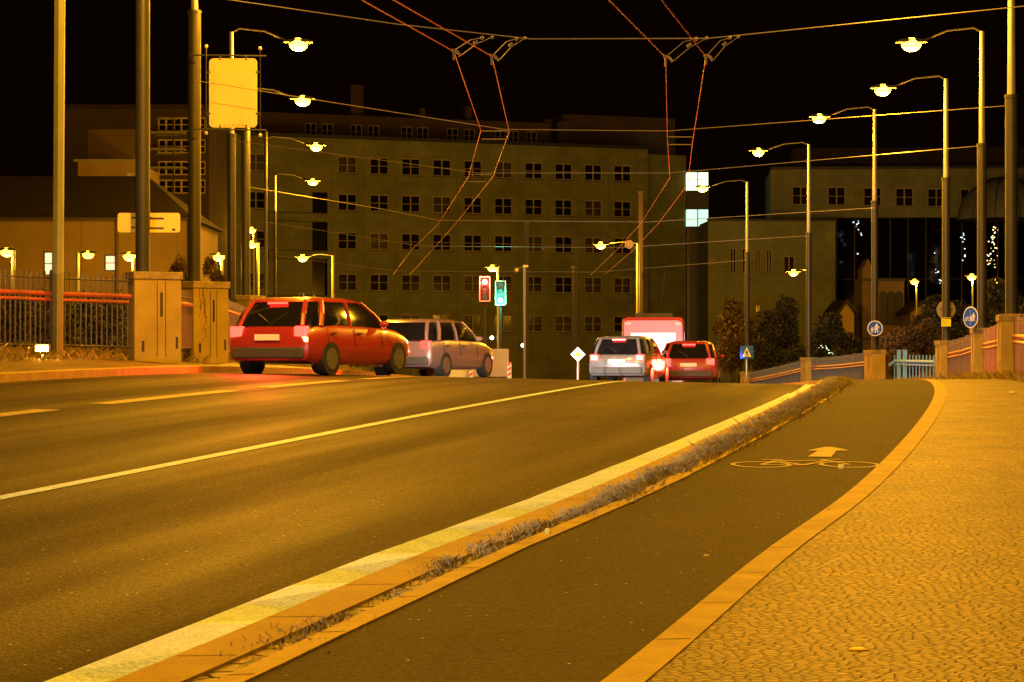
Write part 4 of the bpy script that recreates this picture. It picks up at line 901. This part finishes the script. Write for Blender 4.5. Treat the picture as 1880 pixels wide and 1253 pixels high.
# ------------------------------------------------------------------ vehicles
def car(X, Y, head, col, label, pname, brake=False, ind=False, beam=900):
    z0 = zg(X, Y); t = thing('car', label, 'car', (X, Y, z0), head, 'cars driving away along the road')
    # local frame: +x forward
    paint = mat(pname, col, .3, coat=.6)
    st = [(-2.05, .36, .72, .76), (-2.0, .28, .86, .83), (-1.75, .23, .95, .87), (-1.0, .20, .95, .895), (0, .19, .93, .9), (.9, .2, .91, .89), (1.3, .21, .87, .88), (1.8, .24, .76, .83), (2.02, .30, .64, .76), (2.1, .36, .55, .66)]
    rings = []
    for x, zb_, zt_, w in st:
        rings.append([(x, y, z) for y, z in ((-w*.9, zb_), (-w, zb_+.1), (-w*1.01, (zb_+zt_)/2), (-w*.98, zt_-.10), (-w*.90, zt_-.015), (-w*.5, zt_+.02), (w*.5, zt_+.02), (w*.90, zt_-.015), (w*.98, zt_-.10), (w*1.01, (zb_+zt_)/2), (w, zb_+.1), (w*.9, zb_))])
    m_ = MB(); m_.loft(rings); o = m_.build('body', paint, t, smooth=True)
    def ring(z, xa, xb, w, c=.18):
        return [(xa+c*.5, -w, z), (xb-c*2, -w, z), (xb-c*.6, -w*.9, z), (xb, -w*.55, z), (xb, w*.55, z), (xb-c*.6, w*.9, z), (xb-c*2, w, z), (xa+c*.5, w, z), (xa, w*.8, z), (xa, -w*.8, z)]
    m_ = MB(); m_.loft([ring(.90, -1.95, 1.15, .82), ring(1.12, -1.84, .80, .77), ring(1.36, -1.62, .40, .67)]); m_.build('glasshouse', M_cglass, t, smooth=True)
    m_ = MB(); m_.loft([ring(1.35, -1.66, .42, .675), ring(1.40, -1.60, .30, .63), ring(1.445, -1.35, .05, .48)]); m_.build('roof', paint, t, smooth=True)
    for sy in (-1, 1):
        m_ = MB(); m_.tube([(-1.92, sy*.66, .9), (-1.82, sy*.62, 1.12), (-1.63, sy*.55, 1.37)], .05, 6); m_.build('pillar', paint, t); m_ = MB(); m_.tube([(-1.55, sy*.82, .9), (-1.42, sy*.765, 1.14), (-1.30, sy*.67, 1.37)], .055, 6); m_.build('pillar', paint, t)
        m_ = MB(); m_.tube([(-.45, sy*.825, .9), (-.42, sy*.77, 1.13), (-.40, sy*.672, 1.36)], .03, 6); m_.build('pillar', paint, t); m_ = MB(); m_.tube([(.98, sy*.77, .9), (.68, sy*.72, 1.13), (.28, sy*.62, 1.37)], .03, 6); m_.build('pillar', paint, t)
    m_ = MB(); m_.box((-2.03, 0, .42), (.12, 1.5, .2)); m_.build('bumper', M_plastic, t, bevel=.03)
    m_ = MB(); m_.box((-2.075, 0, .70), (.02, .52, .11)); m_.build('number_plate', M_signwhite, t)
    for sy in (-1, 1):
        m_ = MB(); m_.box((-1.985, sy*.68, .80), (.14, .26, .20)); m_.build('tail_light', M_brake if brake else M_tail, t, bevel=.03)
        if ind and sy < 0: m_ = MB(); m_.box((-1.98, sy*.73, .66), (.12, .18, .08)); m_.build('indicator', M_ind, t)
        m_ = MB(); m_.ball((1.93, sy*.62, .62), .12, 10, 6, (.6, 1.2, .7)); m_.build('headlight', M_head, t, smooth=True)
        for wx in (-1.28, 1.3):
            m_ = MB(); m_.tube([(wx, sy*.70, .31), (wx, sy*.905, .31)], .31, 22); w_ = m_.build('wheel', M_tyre, t, smooth=True)
            m_ = MB(); m_.tube([(wx, sy*.90, .31), (wx, sy*.915, .31)], .20, 12); m_.build('rim', M_rim, w_)
        m_ = MB(); m_.ball((.62, sy*.95, .96), .10, 8, 6, (.7, 1, .7)); m_.build('wing_mirror', paint, t, smooth=True)
    for sy in (-1, 1):
        for x in (-1.42, -.42, .62): m_ = MB(); m_.tube([(x, sy*.885, .88), (x+.01, sy*.912, .58), (x+.03, sy*.86, .27)], .006, 4); m_.build('door_seam', M_black, t)
        for x in (-1.2, -.25): m_ = MB(); m_.box((x, sy*.905, .78), (.17, .03, .03)); m_.build('door_handle', M_plastic, t)
    m_ = MB(); m_.box((-2.02, 0, .60), (.03, 1.3, .012)); m_.build('boot_seam', M_black, t)
    m_ = MB(); m_.tube([(-1.97, 0, .95), (-1.86, .3, 1.12)], .012, 5); m_.build('rear_wiper', M_black, t)
    if brake: m_ = MB(); m_.box((-1.70, 0, 1.33), (.05, .4, .035)); m_.build('high_brake_light', M_brake, t)
    light(t, 'SPOT', (-2.2, 0, .75), 420 if brake else 250, (1, .04, .02), spot_size=R(160), spot_blend=.5, shadow_soft_size=.4).rotation_euler = (0, R(72), 0)
    for sy in (-1, 1):
        l_ = light(t, 'SPOT', (2.25, sy*.62, .62), beam, (1, .93, .85), spot_size=R(60), spot_blend=.8, shadow_soft_size=.06); l_.rotation_euler = (0, R(-88), 0)
    return t
def lane(off, Y): X = L(Y)+off; h = math.atan2(1, (L(Y+2)-L(Y-2))/4); return X, Y, h
cars = [(-9.1, 41.5, -.30, (.35, .03, .03), 'red hatchback with lit tail lights nearest the camera in the far left lane', 'paint_red', True, True),
        (-9.0, 54.5, -.30, (.24, .15, .16), 'pinkish silver hatchback ahead of the red one, left of the trailer', 'paint_rose', False, False),
        (-4.25, 66, -.2, (.16, .16, .19), 'pale silver hatchback in the middle lane below the diamond sign', 'paint_silver', True, False),
        (-2.2, 70, -.1, (.30, .03, .05), 'dark red hatchback at the right bend in front of the trolleybus', 'paint_crimson', True, False)]
for off, Y, dh, col, lab, pn, br, ind in cars:
    X, Y, h = lane(off, Y); car(X, Y, h+dh, col, lab, pn, br, ind)
X, Y, h = lane(-5.4, 1); car(X, Y, h-.10, (.2, .2, .22), 'unseen grey hatchback added outside the left edge of the frame for its headlight beams', 'paint_grey', False, False, 1300)  # unseen car added so its white beams reach signs, poles and pedestals
# trolleybus
X, Y, h = lane(-1.2, 94); z0 = zg(X, Y); head = h-.12
t = thing('trolleybus', 'red and cream trolleybus with lit lavender windows and high red lamps at the bend', 'bus', (X-.3, Y, z0), head)
def rr(x, w, zb_, zt_, r=.18):
    return [(x, -w, zb_), (x, -w, zt_-r), (x, -w+r*.3, zt_-r*.3), (x, -w+r, zt_), (x, w-r, zt_), (x, w-r*.3, zt_-r*.3), (x, w, zt_-r), (x, w, zb_)]
m_ = MB(); m_.loft([rr(-5.98, 1.18, .45, 2.95), rr(-5.85, 1.25, .35, 3.08), rr(5.8, 1.25, .35, 3.08), rr(6.0, 1.15, .5, 2.9)]); m_.build('body', mat('bus_red', (.40, .04, .03), .35, coat=.5), t, smooth=True)
for sy in (-1, 1):
    for k in range(7):
        m_ = MB(); m_.box((-4.9+k*1.6, sy*1.256, 1.95), (1.45, .015, 1.05)); m_.build('side_window', M_buslit, t)
    for wx in (-3.4, 3.6):
        m_ = MB(); m_.tube([(wx, sy*1.0, .48), (wx, sy*1.27, .48)], .48, 22); w_ = m_.build('wheel', M_tyre, t, smooth=True)
    m_ = MB(); m_.box((-5.99, sy*1.0, .95), (.03, .2, .55)); m_.build('tail_light', M_brake, t)
    m_ = MB(); m_.box((-5.98, sy*1.0, 2.82), (.06, .22, .09)); m_.build('high_tail_light', M_brake, t)
    m_ = MB(); m_.box((-5.99, sy*1.0, 1.35), (.03, .2, .16)); m_.build('indicator', M_ind, t)
    m_ = MB(); m_.tube([(-.5, sy*.3, 3.35), (-5.6, sy*.45, 4.9)], [.035, .02], 6); m_.build('trolley_pole', M_dark, t)
m_ = MB(); m_.box((-6.0, 0, 2.0), (.02, 1.8, .9)); m_.build('rear_window', M_buslit, t)
m_ = MB(); m_.box((.5, 0, 3.2), (4, 1.6, .25)); m_.build('roof_equipment', M_plastic, t, bevel=.05)
m_ = MB(); m_.box((-6.02, 0, .62), (.06, 2.2, .22)); m_.build('bumper', M_plastic, t)
light(t, 'SPOT', (-6.15, 0, 1.6), 700, (1, .06, .03), spot_size=R(160), spot_blend=.5, shadow_soft_size=.5).rotation_euler = (0, R(72), 0)
